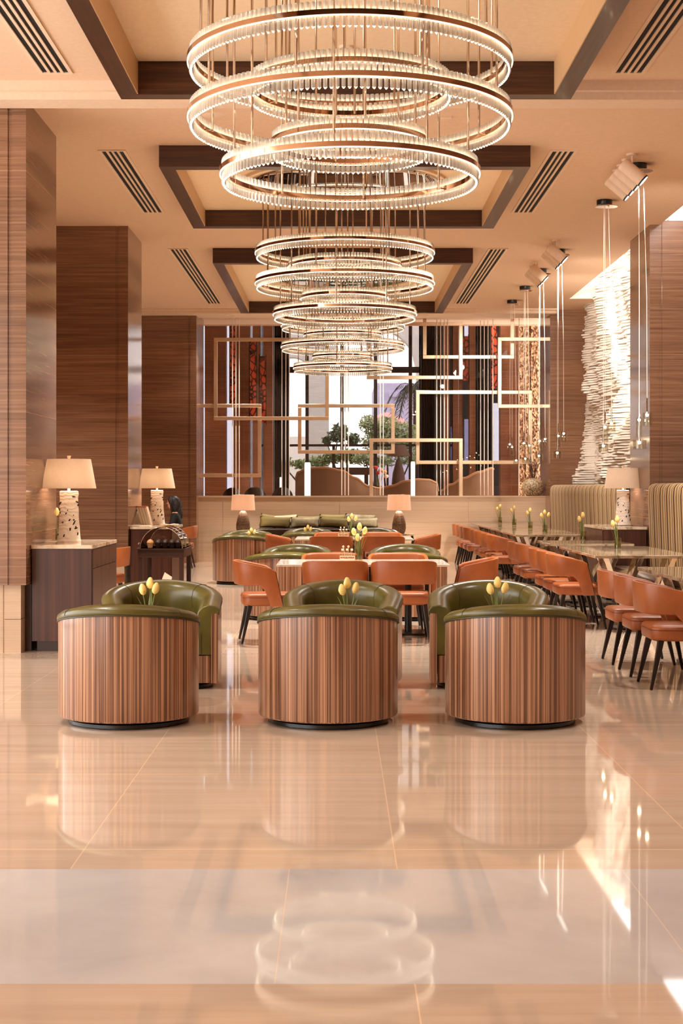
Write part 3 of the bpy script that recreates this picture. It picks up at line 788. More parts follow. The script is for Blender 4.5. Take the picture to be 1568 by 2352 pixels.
def curl_table(label, loc):
    o = thing('side_table', label, 'table', loc, 0, 'marble side tables under the glowing lamps')
    obj('table_top', MB().loft([[(x, y, q) for x, y in rrect(.2, .24, .02)] for q in (.55, .58)]), M['marble'], o)
    for sx in (-1, 1):
        for sy in (-1, 1):
            pts = [(sx*.17, sy*.18, .55), (sx*.19, sy*.2, .45), (sx*.17, sy*.16, .34), (sx*.12, sy*.12, .22), (sx*.2, sy*.18, .08), (sx*.22, sy*.2, 0)]
            obj('leg', MB().tube(pts, .013, 8), M['black'], o, 60)
    return o
c0 = curl_table('small marble side table with curved black legs right of the bench', (PX(924, 26.7), 26.7, 0))
dup(c0, (PX(558, 26.7), 26.7, 0), 0, 'small marble side table under the left glowing lamp')
# ------------------------------------------------------------------ cushioned bench
o = thing('bench', 'dark bench with cushions along the limestone parapet', 'bench', (-.35, 27.2, 0), 0)
obj('seat', MB().loft([[(x, y, q) for x, y in rrect(1.14, .40, .03)] for q in (.5, .66)]), M['brownleather'], o, 40, bevel=.02)
obj('plinth', MB().box(-1.1, 1.1, -.36, .36, .0, .5), M['cab_dark'], o)
def cushion(label, x, z, w, h, mat, y, tilt, group='cushions on the bench'):
    m = MB(); rings = []; N = 9
    for j in range(N):
        v = -1+2*j/(N-1); row = []
        for i in range(13):
            u = -1+2*i/12
            th = .085*(1-u**4)*(1-v**4)+.008
            pin = 1-.08*(1-abs(u)**2)*(abs(v)**4)
            row.append((u*w/2*(1-.05*(1-v*v)*abs(u)**6), th, v*h/2*pin))
        rings.append(row)
    front = rings; back = [[(a, -b, c) for a, b, c in r] for r in rings]
    i0 = len(m.v)
    m.loft(front, False, False, False); m.loft(back, False, False, False)
    bm_o = obj('cushion', m, mat, None, 60, loc=(x, y, z))
    bm = bmesh.new(); bm.from_mesh(bm_o.data); bmesh.ops.holes_fill(bm, edges=[e for e in bm.edges if e.is_boundary]); 
    bm.to_mesh(bm_o.data); bm.free()
    bm_o.rotation_euler = (-.22, tilt, 0)
    return tag(bm_o, label, 'cushion', group)
yb, yf = 27.62, 27.34
zt = .66
def cu(label, p0, p1, top, bot, mat, y, tilt=0):
    x0, x1 = PX(p0, y), PX(p1, y); z0, z1 = PZ(bot, y), PZ(top, y); z0 = max(z0, zt)
    cushion(label, (x0+x1)/2, max((z0+z1)/2, zt+(z1-z0)/2), x1-x0, z1-z0, mat, y, tilt)
cu('cream cushion leaning at the back left of the bench', 618, 682, 1183, 1209, M['cush_cream'], yb, -.05)
cu('olive woven cushion peeking out at the far left of the bench', 597, 636, 1181, 1211, M['cush_olive'], yb+.0, .15)
cu('plain olive cushion behind the grey fluffy one at left', 680, 734, 1185, 1211, M['cush_olive'], yb, 0)
cu('olive ribbed cushion at the back, right of the bench centre', 733, 793, 1181, 1211, M['cush_olive'], yb, .02)
cu('mottled grey cushion at the back right of the bench', 792, 862, 1181, 1209, M['cush_fur'], yb, .05)
cu('large ribbed olive cushion at the front left of the bench', 596, 667, 1187, 1213, M['cush_stripe'], yf, .03)
cu('mottled grey fluffy cushion at the front, left of the bench centre', 667, 733, 1188, 1213, M['cush_fur'], yf, .0)
cu('ribbed olive cushion at the front, right of the bench centre', 734, 800, 1189, 1213, M['cush_stripe'], yf, .05)
cu('mottled grey fluffy cushion at the front right of the bench', 801, 868, 1190, 1213, M['cush_fur'], yf, -.02)
# ------------------------------------------------------------------ tulips
def tulip(loc, h, lean, az, label, group, leafy=True):
    o = thing('tulip', label, 'flower', loc, az, group)
    top = Vector((lean*h, 0, h)); pts = [Vector((0, 0, 0)), Vector((lean*h*.3, 0, h*.45)), top*.86+Vector((0, 0, -.0))]
    obj('stem', MB().tube(pts, .0035, 6), M['stem'], o, 60)
    bl = .075 if h > .2 else .062; m = MB(); base = pts[-1]
    prof = [(.006, 0), (.017, .10), (.024, .32), (.0245, .5), (.019, .75), (.010, .96), (.003, 1.0)]
    rings = []
    for r, z in prof:
        rings.append([(base.x+lean*z*bl+r*(1+.10*math.cos(3*a))*math.cos(a), base.y+r*(1+.10*math.cos(3*a))*math.sin(a), base.z+z*bl) for a in [2*PI*k/12 for k in range(12)]])
    obj('blossom', m.loft(rings), M['petal'], o, 60)
    if leafy:
        L = h*.78; dx = .05+lean*.1; lf = []
        for k in range(7):
            t = k/6; w = .014*math.sin(PI*min(1, t*.9+.08))+.001
            c = Vector((.004+dx*t**1.6, .012*t, .01+L*t))
            lf.append([c+Vector((0, -w, 0)), c+Vector((.003, 0, .002)), c+Vector((0, w, 0)), c+Vector((-.0015, 0, 0))])
        obj('leaf', MB().loft(lf), M['leaf'], o, 60)
    return o
def vase(where, x, y, z, n=3, tall=.27, seed=0):
    v = thing('glass_vase', 'small clear glass vase '+where, 'vase', (x, y, z), 0, 'small glass tulip vases')
    r = .038
    obj('glass', MB().loft([[(q*math.cos(2*PI*k/24), q*math.sin(2*PI*k/24), zz) for k in range(24)] for q, zz in ((r-.004, .012), (r-.003, .115), (r, .115), (r-.001, .0))], True, False, False).lathe([(r-.001, 0), (r-.004, .012)], 24), M['glass_tumbler'], v, 40)
    obj('water', MB().lathe([(r-.005, .013), (r-.0045, .055)], 20), M['water'], v, 40)
    rnd = random.Random(seed); az0 = rnd.uniform(-.4, .4)
    names = ['tallest', 'left-leaning', 'right-leaning', 'shortest'][:n]
    for k in range(n):
        az = [az0+PI/2, PI+az0, az0, az0+2][k]; h = tall*[1, .82, .86, .62][k]
        tulip((x+.012*math.cos(az), y+.012*math.sin(az), z+.014), h, [.05, .14, .16, .2][k], az, names[k]+' yellow tulip in the vase '+where, 'yellow tulips in small vases', k != 3)
vase('between the left pair of front tub chairs', -1.237, 9.66, .5, 3, .265, 1)
vase('between the middle pair of front tub chairs', .065, 9.66, .5, 3, .265, 2)
vase('between the right pair of front tub chairs', 1.035, 9.66, .5, 3, .27, 3)
vase('on the near white marble table', .20, 14.45, .69, 4, .33, 4)
vase('on the far white marble table', .195, 21.35, .69, 3, .30, 5)
vase('on the round table left of the far marble table', -1.33, 22.65, .5, 3, .24, 6)
vase('on the round table before the cushioned bench', -.50, 24.05, .5, 3, .25, 7)
vase('on the round table behind the right end of the far marble table', -.13, 24.6, .5, 1, .36, 8) if False else None
vase('on the second brown marble table from the viewer', 3.01, 15.97, .747, 2, .31, 9)
vase('on the third brown marble table from the viewer', 3.05, 18.45, .747, 2, .31, 10)
vase('on the table nearest before the far striped settee', 2.99, 21.45, .747, 3, .29, 11)
vase('on the second table before the far striped settee', 3.07, 23.7, .747, 2, .29, 12)
vase('on the third table before the far striped settee', 3.05, 25.7, .747, 2, .30, 13)
vase('on the last table before the limestone parapet', 2.99, 27.4, .747, 2, .31, 14)
vase('behind the carved lamp on the near left console', PX(131, 13.85), 13.85, .912, 2, .25, 15)
tag(obj('glass_ashtray', MB().loft([[(q*math.cos(2*PI*k/20), q*math.sin(2*PI*k/20), zz) for k in range(20)] for q, zz in ((.04, .0), (.045, .03), (.04, .03), (.03, .012))], True, True, True), M['glass_tumbler'], loc=(PX(75, 13.3), 13.3, .912), smooth=40), 'small clear glass dish left of the carved lamp on the near console', 'dish')
# ------------------------------------------------------------------ condiment caddies
def caddy(where, x, y, z):
    c = thing('condiment_caddy', 'white condiment caddy with small jars '+where, 'caddy', (x, y, z), 0, 'condiment caddies on the white tables')
    t = MB(); t.box(-.07, .07, -.04, .04, .018, .026)
    for zz in (.05,):
        for a, b in (((-.07, -.04), (.07, -.04)), ((.07, -.04), (.07, .04)), ((.07, .04), (-.07, .04)), ((-.07, .04), (-.07, -.04))):
            t.tube([(*a, zz), (*b, zz)], .003, 6)
    for a in ((-.07, -.04), (.07, -.04), (.07, .04), (-.07, .04)): t.tube([(*a, 0), (*a, .052)], .003, 6)
    obj('rack', t, M['cream_paint'], c)
    for k in range(3):
        for q in (-1, 1):
            j = obj('jar', MB().lathe([(.016, 0), (.018, .01), (.018, .06), (.01, .07), (.01, .078)], 14, (-.045+.045*k, .018*q, .026)), M['glass_tumbler'], c, 40)
            obj('lid', MB().lathe([(.012, 0), (.012, .014), (.006, .018)], 12, (-.045+.045*k, .018*q, .104)), M['cream_paint'], j, 40)
    for k in range(2):
        obj('spoon', MB().tube([(-.02+.03*k, 0, .03), (-.035+.045*k, .005, .135)], .003, 6).ball((-.038+.05*k, .006, .142), .011, 8, 6), M['cream_paint'], c, 60)
caddy('beside the vase on the near white marble table', .085, 14.35, .69)
caddy('beside the vase on the far white marble table', .07, 21.3, .69)
# ------------------------------------------------------------------ pendant clusters
def pendant(label, x, y, drops):
    o = thing('pendant_cluster', label, 'pendant light', (x, y, ZC), 0, 'glass pendant clusters along the banquettes')
    obj('canopy', MB().lathe([(.085, -.055), (.088, -.05), (.088, 0)], 28), M['black'], o, 40)
    obj('canopy_disc', MB().lathe([(.10, -.075), (.10, -.067)], 28, (.05, .0, 0)).lathe([(.08, -.082), (.08, -.075)], 24, (-.03, -.03, 0)), M['chrome'], o, 40)
    for dx, dy, z, h, r in drops:
        zz = z-ZC
        obj('cord', MB().tube([(dx*.6, dy*.6, -.07), (dx, dy, zz*.5), (dx*1.05, dy, zz+h+.14)], .003, 5), M['cable'], o, 60)
        obj('stem', MB().tube([(dx*1.05, dy, zz+h+.15), (dx*1.05, dy, zz+h)], .007, 6), M['bronze'], o, 60)
        g = obj('glass_cylinder', MB().loft([[(dx*1.05+q*math.cos(2*PI*k/22), dy+q*math.sin(2*PI*k/22), zz+u) for k in range(22)] for q, u in ((r, 0), (r, h), (r-.007, h), (r-.007, .012))], True, True, True), M['glass_tumbler'], o, 40)
        obj('bulb', MB().ball((dx*1.05, dy, zz+h-.02), .015, 10, 8), M['bulb'], g, 60)
        obj('lamp_holder', MB().tube([(dx*1.05, dy, zz+h+.01), (dx*1.05, dy, zz+h-.01)], .012, 8), M['chrome'], g, 40)
WH = ['cluster of three glass pendants nearest the viewer, before the right column', 'second cluster of three glass pendants, before the white relief', 'third cluster of glass pendants, left of the white relief', 'fourth cluster of glass pendants from the viewer', 'fifth cluster of glass pendants from the viewer', 'farthest cluster of glass pendants, over the last table']
YS = [15.0, 16.9, 20.4, 22.2, 24.1, 25.9]
PXS = [[(1466, 960, 1005, 14), (1487, 948, 978, 22), (1465, 1012, 1032, 30)], [(1388, 977, 1017, 14), (1405, 968, 993, 18), (1383, 1020, 1039, 22)], [(1281, 998, 1028, 13), (1295, 992, 1013, 15), (1278, 1037, 1053, 21)], [(1238, 1010, 1036, 12), (1252, 1005, 1024, 15), (1236, 1044, 1060, 19)], [(1202, 1015, 1032, 13), (1216, 1020, 1044, 10), (1205, 1051, 1064, 16)], [(1170, 1018, 1032, 11), (1176, 1024, 1046, 9), (1184, 1055, 1067, 13)]]
for k in range(6):
    y = YS[k]; x = 3.035
    pendant(WH[k], x, y, [((PX(a, y)-x)/1.05, [-.03, .03, -.06][i], PZ(c, y), PZ(b, y)-PZ(c, y), e*y/FPX/2) for i, (a, b, c, e) in enumerate(PXS[k])])
# ------------------------------------------------------------------ ceiling spotlights
def spot(label, x, y):
    o = thing('ceiling_spotlight', label, 'spotlight', (x, y, ZC), 0, 'cream ceiling spotlights')
    obj('mount', MB().lathe([(.05, -.02), (.055, 0)], 20).box(-.008, .008, -.02, .02, -.13, -.02), M['trim'], o, 40)
    d = Vector((.68, -.12, -.62)).normalized(); c = Vector((0, 0, -.17)); a = c-d*.12; b = c+d*.15
    obj('barrel', MB().tube([a, a+d*.01, b], [.06, .066, .066], 24), M['trim'], o, 40)
    obj('bezel', MB().tube([b-d*.012, b+d*.004], [.0675, .0675], 24), M['black'], o, 40)
    obj('lens', MB().tube([b+d*.003, b+d*.006], [.056, .056], 20), M['spot_lens'], o, 40)
    return o
gi = 0
for gi, (ys, nm) in enumerate(((( 14.55, 14.8, 15.05, 15.3), 'of four in the nearest group on the ceiling'), ((19.6, 19.85, 20.1), 'of three in the middle group on the ceiling'), ((21.4, 21.65, 21.9), 'of three in the farthest group on the ceiling'))):
    for k, y in enumerate(ys): spot(['first', 'second', 'third', 'last'][k if k < len(ys)-1 else 3]+' cream spotlight from the viewer '+nm, 2.88, y)
# ------------------------------------------------------------------ white layered relief
def relief():
    m = MB(); y0, y1, z0, z1 = 19.9, 27.28, .45, 5.05
    nl = 112; NY = 170; dz = (z1-z0)/nl; rings = []
    def depth(y, z, li):
        p = Vector((y*.75, z*.85, 2.3)); a = 1.5*noise.noise(p)+1.0*noise.noise(p*2.3)
        b = noise.noise(Vector((y*2.2, z*1.2, 9.1)))
        lay = noise.noise(Vector((y*1.7, li*1.37, 4.2)))*.06+noise.noise(Vector((y*6, li*2.9, 1.2)))*.035
        hole = max(0, noise.noise(Vector((y*1.3+5, z*1.1+2, 7.7)))-.24)*1.5
        e = min(1, (y1+.02-y)/.5)
        d = max(.02, (.22+.17*a+.11*b+lay-hole)*(.35+.65*e)); return min(d, .36) if z < 1.55 else d
    for li in range(nl):
        z = z0+li*dz; row = [depth(y0+(y1-y0)*k/NY, z, li) for k in range(NY+1)]
        j = [noise.noise(Vector((k*.2, li*.9, 3)))*.012 for k in range(NY+1)]
        for f, s in ((.02, .90), (.10, 1.0), (.70, 1.0), (.92, .80)):
            rings.append([(4.62-row[k]*s, y0+(y1-y0)*k/NY, z+f*dz+j[k]) for k in range(NY+1)])
    m.loft(rings, False, False, False)
    i = len(m.v); n = NY+1; R = len(rings)
    # close the far and near ends back to the wall
    for k, e in ((NY, y1), (0, y0)):
        i = len(m.v)
        for r in rings: m.v.append(r[k]); m.v.append((4.62, e, r[k][2]))
        for a in range(R-1): m.f.append((i+2*a, i+2*a+1, i+2*a+3, i+2*a+2))
    return m
tag(obj('wall_relief', relief(), M['relief'], smooth=25), 'tall white layered stone-like relief on the right wall behind the settee', 'wall relief')
# ------------------------------------------------------------------ dessert cart
o = thing('dessert_cart', 'dark wooden dessert cart with a clear barrel dome before the second console', 'cart', (-2.04, 17.45, 0), 0)
hx, hy = .265, .44; z = .705
obj('tray', MB().box(-hx, hx, -hy, hy, z-.105, z).box(-hx-.02, hx+.02, -hy-.02, hy+.02, z-.012, z), M['cab_dark'], o)
for sx in (-1, 1):
    for sy in (-1, 1):
        obj('leg', MB().box(sx*(hx-.03)-.025, sx*(hx-.03)+.025, sy*(hy-.03)-.025, sy*(hy-.03)+.025, .05, z-.105), M['cab_dark'], o)
        obj('castor', MB().lathe([(.02, 0), (.025, .02), (.02, .05)], 14, (sx*(hx-.03), sy*(hy-.03), 0)), M['black'], o, 40)
obj('lower_shelf', MB().box(-hx+.03, hx-.03, -hy+.03, hy-.03, .22, .245), M['cab_dark'], o)
arc = [(.24*math.cos(PI*k/24), .245*math.sin(PI*k/24)) for k in range(25)]
dome = MB()
prof = arc+[(a*.985, b*.985) for a, b in reversed(arc)]
dome.loft([[(a, -.40, z+b) for a, b in prof], [(a, .40, z+b) for a, b in prof]])
d = obj('dome', dome, M['acrylic'], o, 40)
obj('dome_end', MB().loft([[(a, .395, z+b) for a, b in arc], [(a, .40, z+b) for a, b in arc]]), M['acrylic'], d)
for yy in (-.40, .40, .0):
    obj('dome_rim', MB().tube([(a, yy, z+b) for a, b in arc], .006, 6), M['chrome'], d, 60)
obj('knob', MB().ball((-.285, -.2, z+.05), .012, 8, 6).tube([(-.285, -.2, z+.05), (-.24, -.2, z+.05)], .004, 6), M['chrome'], o, 60)
cx0, cy0 = -2.04, 17.45
for k, (dx, dy, c, lab) in enumerate([(-.15, -.22, 0, 'small cream cake at the left end of the dessert cart'), (-.06, -.2, 1, 'dark chocolate cake next to the cream cake under the dome'), (.02, -.19, 1, 'dark chocolate cake in the middle under the dome'), (.10, -.2, 1, 'dark chocolate cake right of the middle under the dome'), (.17, -.19, 1, 'dark chocolate cake at the right end under the dome')]):
    t = thing('cake', lab, 'cake', (cx0+dx, cy0+dy, z), 0, 'cakes under the dome')
    obj('cake_body', MB().lathe([(.028, 0), (.038, .05), (.040, .06)], 16), M['choc' if c else 'cake'], t, 40)
    obj('topping', MB().lathe([(.041, .058), (.036, .078), (.018, .094), (.004, .10)], 14), M['choc' if c else 'cake'], t, 60)
sgn_ = obj('card', MB().loft([[(x, yy, q) for x, q in ((-.06, -.04), (.05, -.075), (.075, .03), (-.01, .085))] for yy in (0, .004)]), M['paper'], loc=(-1.99, 17.05, .345))
tag(sgn_, 'tilted white card leaning on the lower shelf of the dessert cart', 'card')
# ------------------------------------------------------------------ menus on the second console
def menu(label, px0, top, px1, bot, y, mat=M['paper']):
    x0, x1 = PX(px0, y), PX(px1, y); z0, z1 = .914, PZ(top, y); w = .03
    m = MB(); m.loft([[(x1-w/2, y, z0), (x1+w/2, y, z0), (x0+w/2, y, z1), (x0-w/2, y, z1)], [(x1-w/2, y+.2, z0), (x1+w/2, y+.2, z0), (x0+w/2, y+.2, z1), (x0-w/2, y+.2, z1)]])
    o = obj('menu', m, mat, None); tag(o, label, 'menu', 'menus on the second console')
    obj('spine_edge', MB().loft([[(x0-w/2-.001, y-.002, z1-.008), (x0+w/2+.001, y-.002, z1-.008), (x0+w/2+.001, y-.002, z1+.008), (x0-w/2-.001, y-.002, z1+.008)], [(x0-w/2-.001, y+.203, z1-.008), (x0+w/2+.001, y+.203, z1-.008), (x0+w/2+.001, y+.203, z1+.008), (x0-w/2-.001, y+.203, z1+.008)]]), M['paper_red'], o)
for k, px in enumerate((297, 303, 309)): menu(['leftmost', 'second from left', 'third from left'][k]+' white menu, leaning right on the second console', px+3, 1164, px-6, 1203, 19.3)
for k, px in enumerate((315, 321, 327, 333)): menu(['first', 'second', 'third', 'fourth'][k]+' white menu leaning left beside the carved lamp, counted from left', px, 1164, px+12, 1203, 19.3)
bk = thing('open_book', 'open white book lying on the second console right of the carved lamp', 'book', (-2.24, 19.55, .913), .1)
for s in (-1, 1):
    obj('page', MB().loft([[(s*.001, q, .004), (s*.06, q, .016), (s*.13, q, .010), (s*.13, q, .001), (s*.001, q, .0)] for q in (-.10, .10)]), M['paper'], bk)
tag(obj('menu_folder', MB().box(-.12, .12, -.09, .09, 0, .012), M['paper'], loc=(-2.52, 18.95, .912)), 'flat white folder lying at the front of the second console', 'folder')
# ------------------------------------------------------------------ mottled vase with twigs on the parapet
o = thing('stone_vase', 'mottled round vase with dark twigs at the right end of the parapet', 'vase', (3.685, 28.03, zt+.0 if False else 1.252), 0)
obj('body', MB().lathe([(.12, 0), (.17, .03), (.205, .12), (.205, .2), (.17, .28), (.09, .325), (.075, .33), (.08, .345), (.05, .345)], 40), M['speckle'], o, 60)
rnd = random.Random(5)
for k in range(9):
    a = rnd.uniform(0, 2*PI); L = rnd.uniform(.28, .52); sp = rnd.uniform(.05, .16)
    pts = [(.02*math.cos(a), .02*math.sin(a), .30)]
    for t in (.35, .65, 1): pts.append((sp*t*math.cos(a)*1.3+rnd.uniform(-.03, .03), sp*t*math.sin(a)*.6+rnd.uniform(-.02, .02), .33+L*t))
    obj('twig', MB().tube(pts, [.008, .007, .005, .003], 6), M['twig'], o, 60)
# ------------------------------------------------------------------ seated person
def skin_mesh(name, verts, edges, radii, mat, parent, root=0, sub=2):
    me = bpy.data.meshes.new(name); me.from_pydata(verts, edges, []); me.materials.append(mat)
    ob = bpy.data.objects.new(name, me); COL.objects.link(ob); ob.parent = parent
    s = ob.modifiers.new('skin', 'SKIN'); s.use_smooth_shade = True
    me.attributes  # skin layer
    bm = bmesh.new(); bm.from_mesh(me); L = bm.verts.layers.skin.verify(); bm.verts.ensure_lookup_table()
    for v, r in zip(bm.verts, radii):
        r = r if isinstance(r, tuple) else (r, r); v[L].radius = r; v[L].use_root = False
    bm.verts[root][L].use_root = True; bm.to_mesh(me); bm.free()
    ss = ob.modifiers.new('subsurf', 'SUBSURF'); ss.levels = sub; ss.render_levels = sub
    return ob
pr = thing('person', 'seated person with long dark wavy hair and a black top, behind the second console', 'person', (-2.86, 25.95, 0), PI/2)
# local frame: +Y is the way the person faces (towards -X of the room)
V = [(0, -.02, .50), (0, -.03, .66), (0, -.02, .84), (0, 0, .95), (0, .015, 1.02), (0, .05, 1.09), (0, .062, 1.15), (0, .05, 1.205)]
R = [(.15, .115), (.13, .10), (.15, .105), (.09, .075), (.048, .05), (.062, .075), (.074, .09), (.06, .075)]
E = [(i, i+1) for i in range(7)]
def add(p, v, r): V.append(v); R.append(r); E.append((p, len(V)-1)); return len(V)-1
n_ = add(6, (0, .152, 1.135), (.012, .012)); add(5, (0, .125, 1.065), (.024, .02))
for s in (-1, 1):
    a = add(3, (s*.17, -.01, .92), (.055, .055)); a = add(a, (s*.20, .06, .69), (.045, .045)); a = add(a, (s*.13, .29, .66), (.034, .034)); w = add(a, (s*.10, .36, .67), (.026, .018))
    for f in range(4):
        q = add(w, (s*(.085+.018*(f-1)), .41, .675), (.010, .010)); q = add(q, (s*(.085+.016*(f-1)), .445-.008*abs(f-1.5), .668), (.009, .009)); add(q, (s*(.083+.015*(f-1)), .466-.01*abs(f-1.5), .652), (.008, .008))
    q = add(w, (s*.06, .385, .68), (.011, .011)); add(q, (s*.045, .42, .672), (.009, .009))
    h = add(0, (s*.10, .06, .50), (.085, .08)); k = add(h, (s*.11, .44, .49), (.062, .062)); an = add(k, (s*.11, .47, .10), (.04, .04)); add(an, (s*.11, .60, .04), (.036, .03))
skin_mesh('body', V, E, R, M['skin'], pr)
V = [(0, -.02, .48), (0, -.03, .66), (0, -.02, .84), (0, -.012, .945)]; R = [(.175, .13), (.15, .118), (.168, .12), (.10, .085)]; E = [(0, 1), (1, 2), (2, 3)]
for s in (-1, 1):
    a = add(2, (s*.175, -.01, .92), (.068, .068)); a = add(a, (s*.205, .06, .69), (.056, .056)); add(a, (s*.14, .27, .665), (.045, .045))
skin_mesh('black_top', V, E, R, M['blackcloth'], pr)
V = [(0, -.02, .47)]; R = [(.165, .13)]; E = []
for s in (-1, 1):
    h = add(0, (s*.10, .06, .495), (.098, .09)); k = add(h, (s*.11, .445, .49), (.074, .074)); add(k, (s*.11, .47, .16), (.054, .054))
skin_mesh('trousers', V, E, R, M['blackcloth'], pr)
hv = MB()
hv.ball((0, .02, 1.165), .105, 20, 12, (.92, 1.02, .98))
for k in range(22):
    a = PI*(.02+.96*k/21)+PI
    a = PI+PI*k/21 if True else a
    x, y = .088*math.cos(a), .02+.088*math.sin(a)
    pts = []
    for t in range(7):
        u = t/6; wv = .018*math.sin(u*9+k*.9)
        pts.append((x*(1+.25*u)+wv*.6, y*(1+.2*u)-.03*u+wv, 1.17-.30*u-.0*(k % 3)))
    hv.tube(pts, [.022, .026, .026, .024, .022, .018, .007], 7)
for s in (-1, 1):
    for j in range(3):
        pts = [(s*(.03+.02*j), .075-.02*j, 1.245-.01*j), (s*(.075+.008*j), .085-.03*j, 1.18), (s*(.09+.004*j), .06-.03*j, 1.09), (s*(.095), .05-.03*j, 1.0), (s*.10, .05-.03*j, .94)]
        hv.tube(pts, [.018, .022, .022, .018, .006], 7)
obj('hair', hv, M['hair'], pr, 70)
for s in (-1, 1):
    obj('eye', MB().ball((s*.032, .136, 1.158), .011, 10, 8), M['hair'], pr, 60)
obj('lips', MB().tube([(-.022, .127, 1.092), (0, .136, 1.094), (.022, .127, 1.092)], [.004, .007, .004], 6), M['red'] if False else M['skin'], pr, 60)
# ------------------------------------------------------------------ hanging rectangular frames
def hanging(label, px0, py0, px1, py1, Y, cables):
    x0, x1, z1, z0 = PX(px0, Y), PX(px1, Y), PZ(py0, Y), PZ(py1, Y)
    cx = (x0+x1)/2
    o = thing('hanging_frame', label, 'hanging frame', (cx, Y, z0), 0, 'rectangular metal frames hanging before the glass')
    w, d = .068, .05; X0, X1, H = x0-cx, x1-cx, z1-z0
    obj('top_bar', MB().box(X0, X1, -d/2, d/2, H-w, H), M['frame_metal'], o, bevel=.004)
    obj('bottom_bar', MB().box(X0, X1, -d/2, d/2, 0, w), M['frame_metal'], o, bevel=.004)
    obj('side_bar', MB().box(X0, X0+w, -d/2, d/2, w, H-w), M['frame_metal'], o, bevel=.004)
    obj('side_bar', MB().box(X1-w, X1, -d/2, d/2, w, H-w), M['frame_metal'], o, bevel=.004)
    for px in cables:
        x = PX(px, Y)-cx
        obj('cable', MB().tube([(x, d/2+.006, 1.26-z0), (x, d/2+.006, ZSOF-z0+.05)], .008, 6), M['cable'], o, 60)
hanging('large brass frame at upper left of the glass partition', 491, 776, 755, 965, 28.24, [533.5, 541.4, 549])
hanging('tall narrow brass frame at lower left, overlapping the large left frame', 451, 928, 600, 1096, 28.34, [])
hanging('wide brass frame before the middle of the windows', 684, 928, 906, 1042, 28.44, [784.6, 792, 800])
hanging('brass frame reaching down to the parapet right of the windows', 848, 1007, 1062, 1150, 28.24, [873, 880])
hanging('large brass frame right of the palm, ending by the twig vase', 955, 897, 1221, 1066, 28.54, [1003, 1012, 1020.5, 1028])
hanging('brass frame at upper right, partly behind the farthest chandelier', 842, 740, 1062, 871, 28.64, [647, 656, 664])
hanging('brass frame reaching up to the ceiling at the upper right', 971, 712, 1180, 824, 28.74, [1103.6, 1112, 1120.7])
hanging('upright brass frame at far right before the gold mosaic panel', 1143, 775, 1262, 937, 28.34, [1132, 1192])
# ------------------------------------------------------------------ lounge behind the glass
def pil(px0, px1, Y, d=.35, z0=.45, z1=6.6): return MB().box(PX(px0, Y), PX(px1, Y), Y, Y+d, z0, z1)
YL = 36.5
lw = MB()
for a, b in ((380, 452), (470, 519), (536, 573), (580, 597), (604, 626)):
    for q in pil(a, b, YL).v: pass
    m = pil(a, b, YL); i = len(lw.v); lw.v += m.v; lw.f += [tuple(i+k for k in f) for f in m.f]
struct('wall_lounge_left', lw, M['trav_lounge'], label='brown travertine piers of the lounge at the left with narrow window slits')
rw = MB()
for a, b, Y in ((1019, 1032, 36.5), (1040, 1062, 36.5), (1078, 1092, 36.2), (1149, 1190, 34.0), (1263, 1400, 34.0)):
    m = pil(a, b, Y); i = len(rw.v); rw.v += m.v; rw.f += [tuple(i+k for k in f) for f in m.f]
rb = MB()
def seg(m, a, b, z0, z1): m.box(PX(a, 37.2), PX(b, 37.2), 37.2, 37.4, z0, z1)
za, zb1, zc1, zd = PZ(980, 37.2), PZ(1060, 37.2), PZ(772, 37.2), PZ(962, 37.2)
for a, b in ((1000, 1034), (1041, 1066), (1077, 1133), (1148, 1420)): seg(rb, a, b, .45, 6.6)
seg(rb, 1034, 1041, .45, zb1); seg(rb, 1034, 1041, za, 6.6); seg(rb, 1066, 1077, .45, zb1); seg(rb, 1066, 1077, zd, zc1); seg(rb, 1133, 1148, .45, zb1); seg(rb, 1133, 1148, PZ(925, 37.2), 6.6)
struct('wall_lounge_back', rb, M['curtain'], label='dark back wall of the lounge at the right with narrow slits')
struct('wall_lounge_right', rw, M['trav_lounge'], label='brown travertine piers of the lounge at the right')
# slit windows between the left piers
def slits(n, spans, label, Y):
    m = MB()
    for a, b in spans: m.box(PX(a, Y), PX(b, Y), Y+.2, Y+.21, .45, 6.6)
    struct(n, m, M['glass_slit'], label=label)
slits('window_1', ((452, 470), (519, 536), (573, 580), (597, 604)), 'narrow slit windows between the left lounge piers', YL)
sl = MB()
for a, b in ((1032, 1043), (1064, 1079), (1131, 1150)): sl.box(PX(a, 37.3), PX(b, 37.3), 37.29, 37.30, .45, 6.6)
struct('window_4', sl, M['glass_slit'], label='narrow slit windows in the dark back wall of the lounge')
# hanging crackle-glass panels
def art(label, px0, px1, py0, py1, Y):
    x0, x1 = PX(px0, Y), PX(px1, Y); z0, z1 = PZ(py1, Y), PZ(py0, Y)
    o = thing('crackle_glass_artwork', label, 'art panel', ((x0+x1)/2, Y, z0), 0, 'red crackle glass panels in the lounge')
    w = (x1-x0)/2
    obj('glass', MB().box(-w, w, 0, .05, 0, z1-z0), M['artglass'], o)
    obj('back_rail', MB().box(-w-.03, -w, .01, .07, -.05, z1-z0+.05).box(w, w+.02, .01, .07, -.05, z1-z0+.05), M['black'], o)
art('leftmost tall red crackle glass panel on the left lounge piers', 529, 541, 715, 930, 35.6)
art('middle red crackle glass panel on the left lounge piers', 574, 588, 782, 962, 35.8)
art('orange crackle glass panel nearest the windows on the left', 597, 610, 818, 972, 36.0)
art('red crackle glass panel low on the right lounge piers', 1063, 1075, 773, 874, 35.6)
art('tall red crackle glass panel beside the right lounge column', 1128, 1141, 715, 892, 33.6)
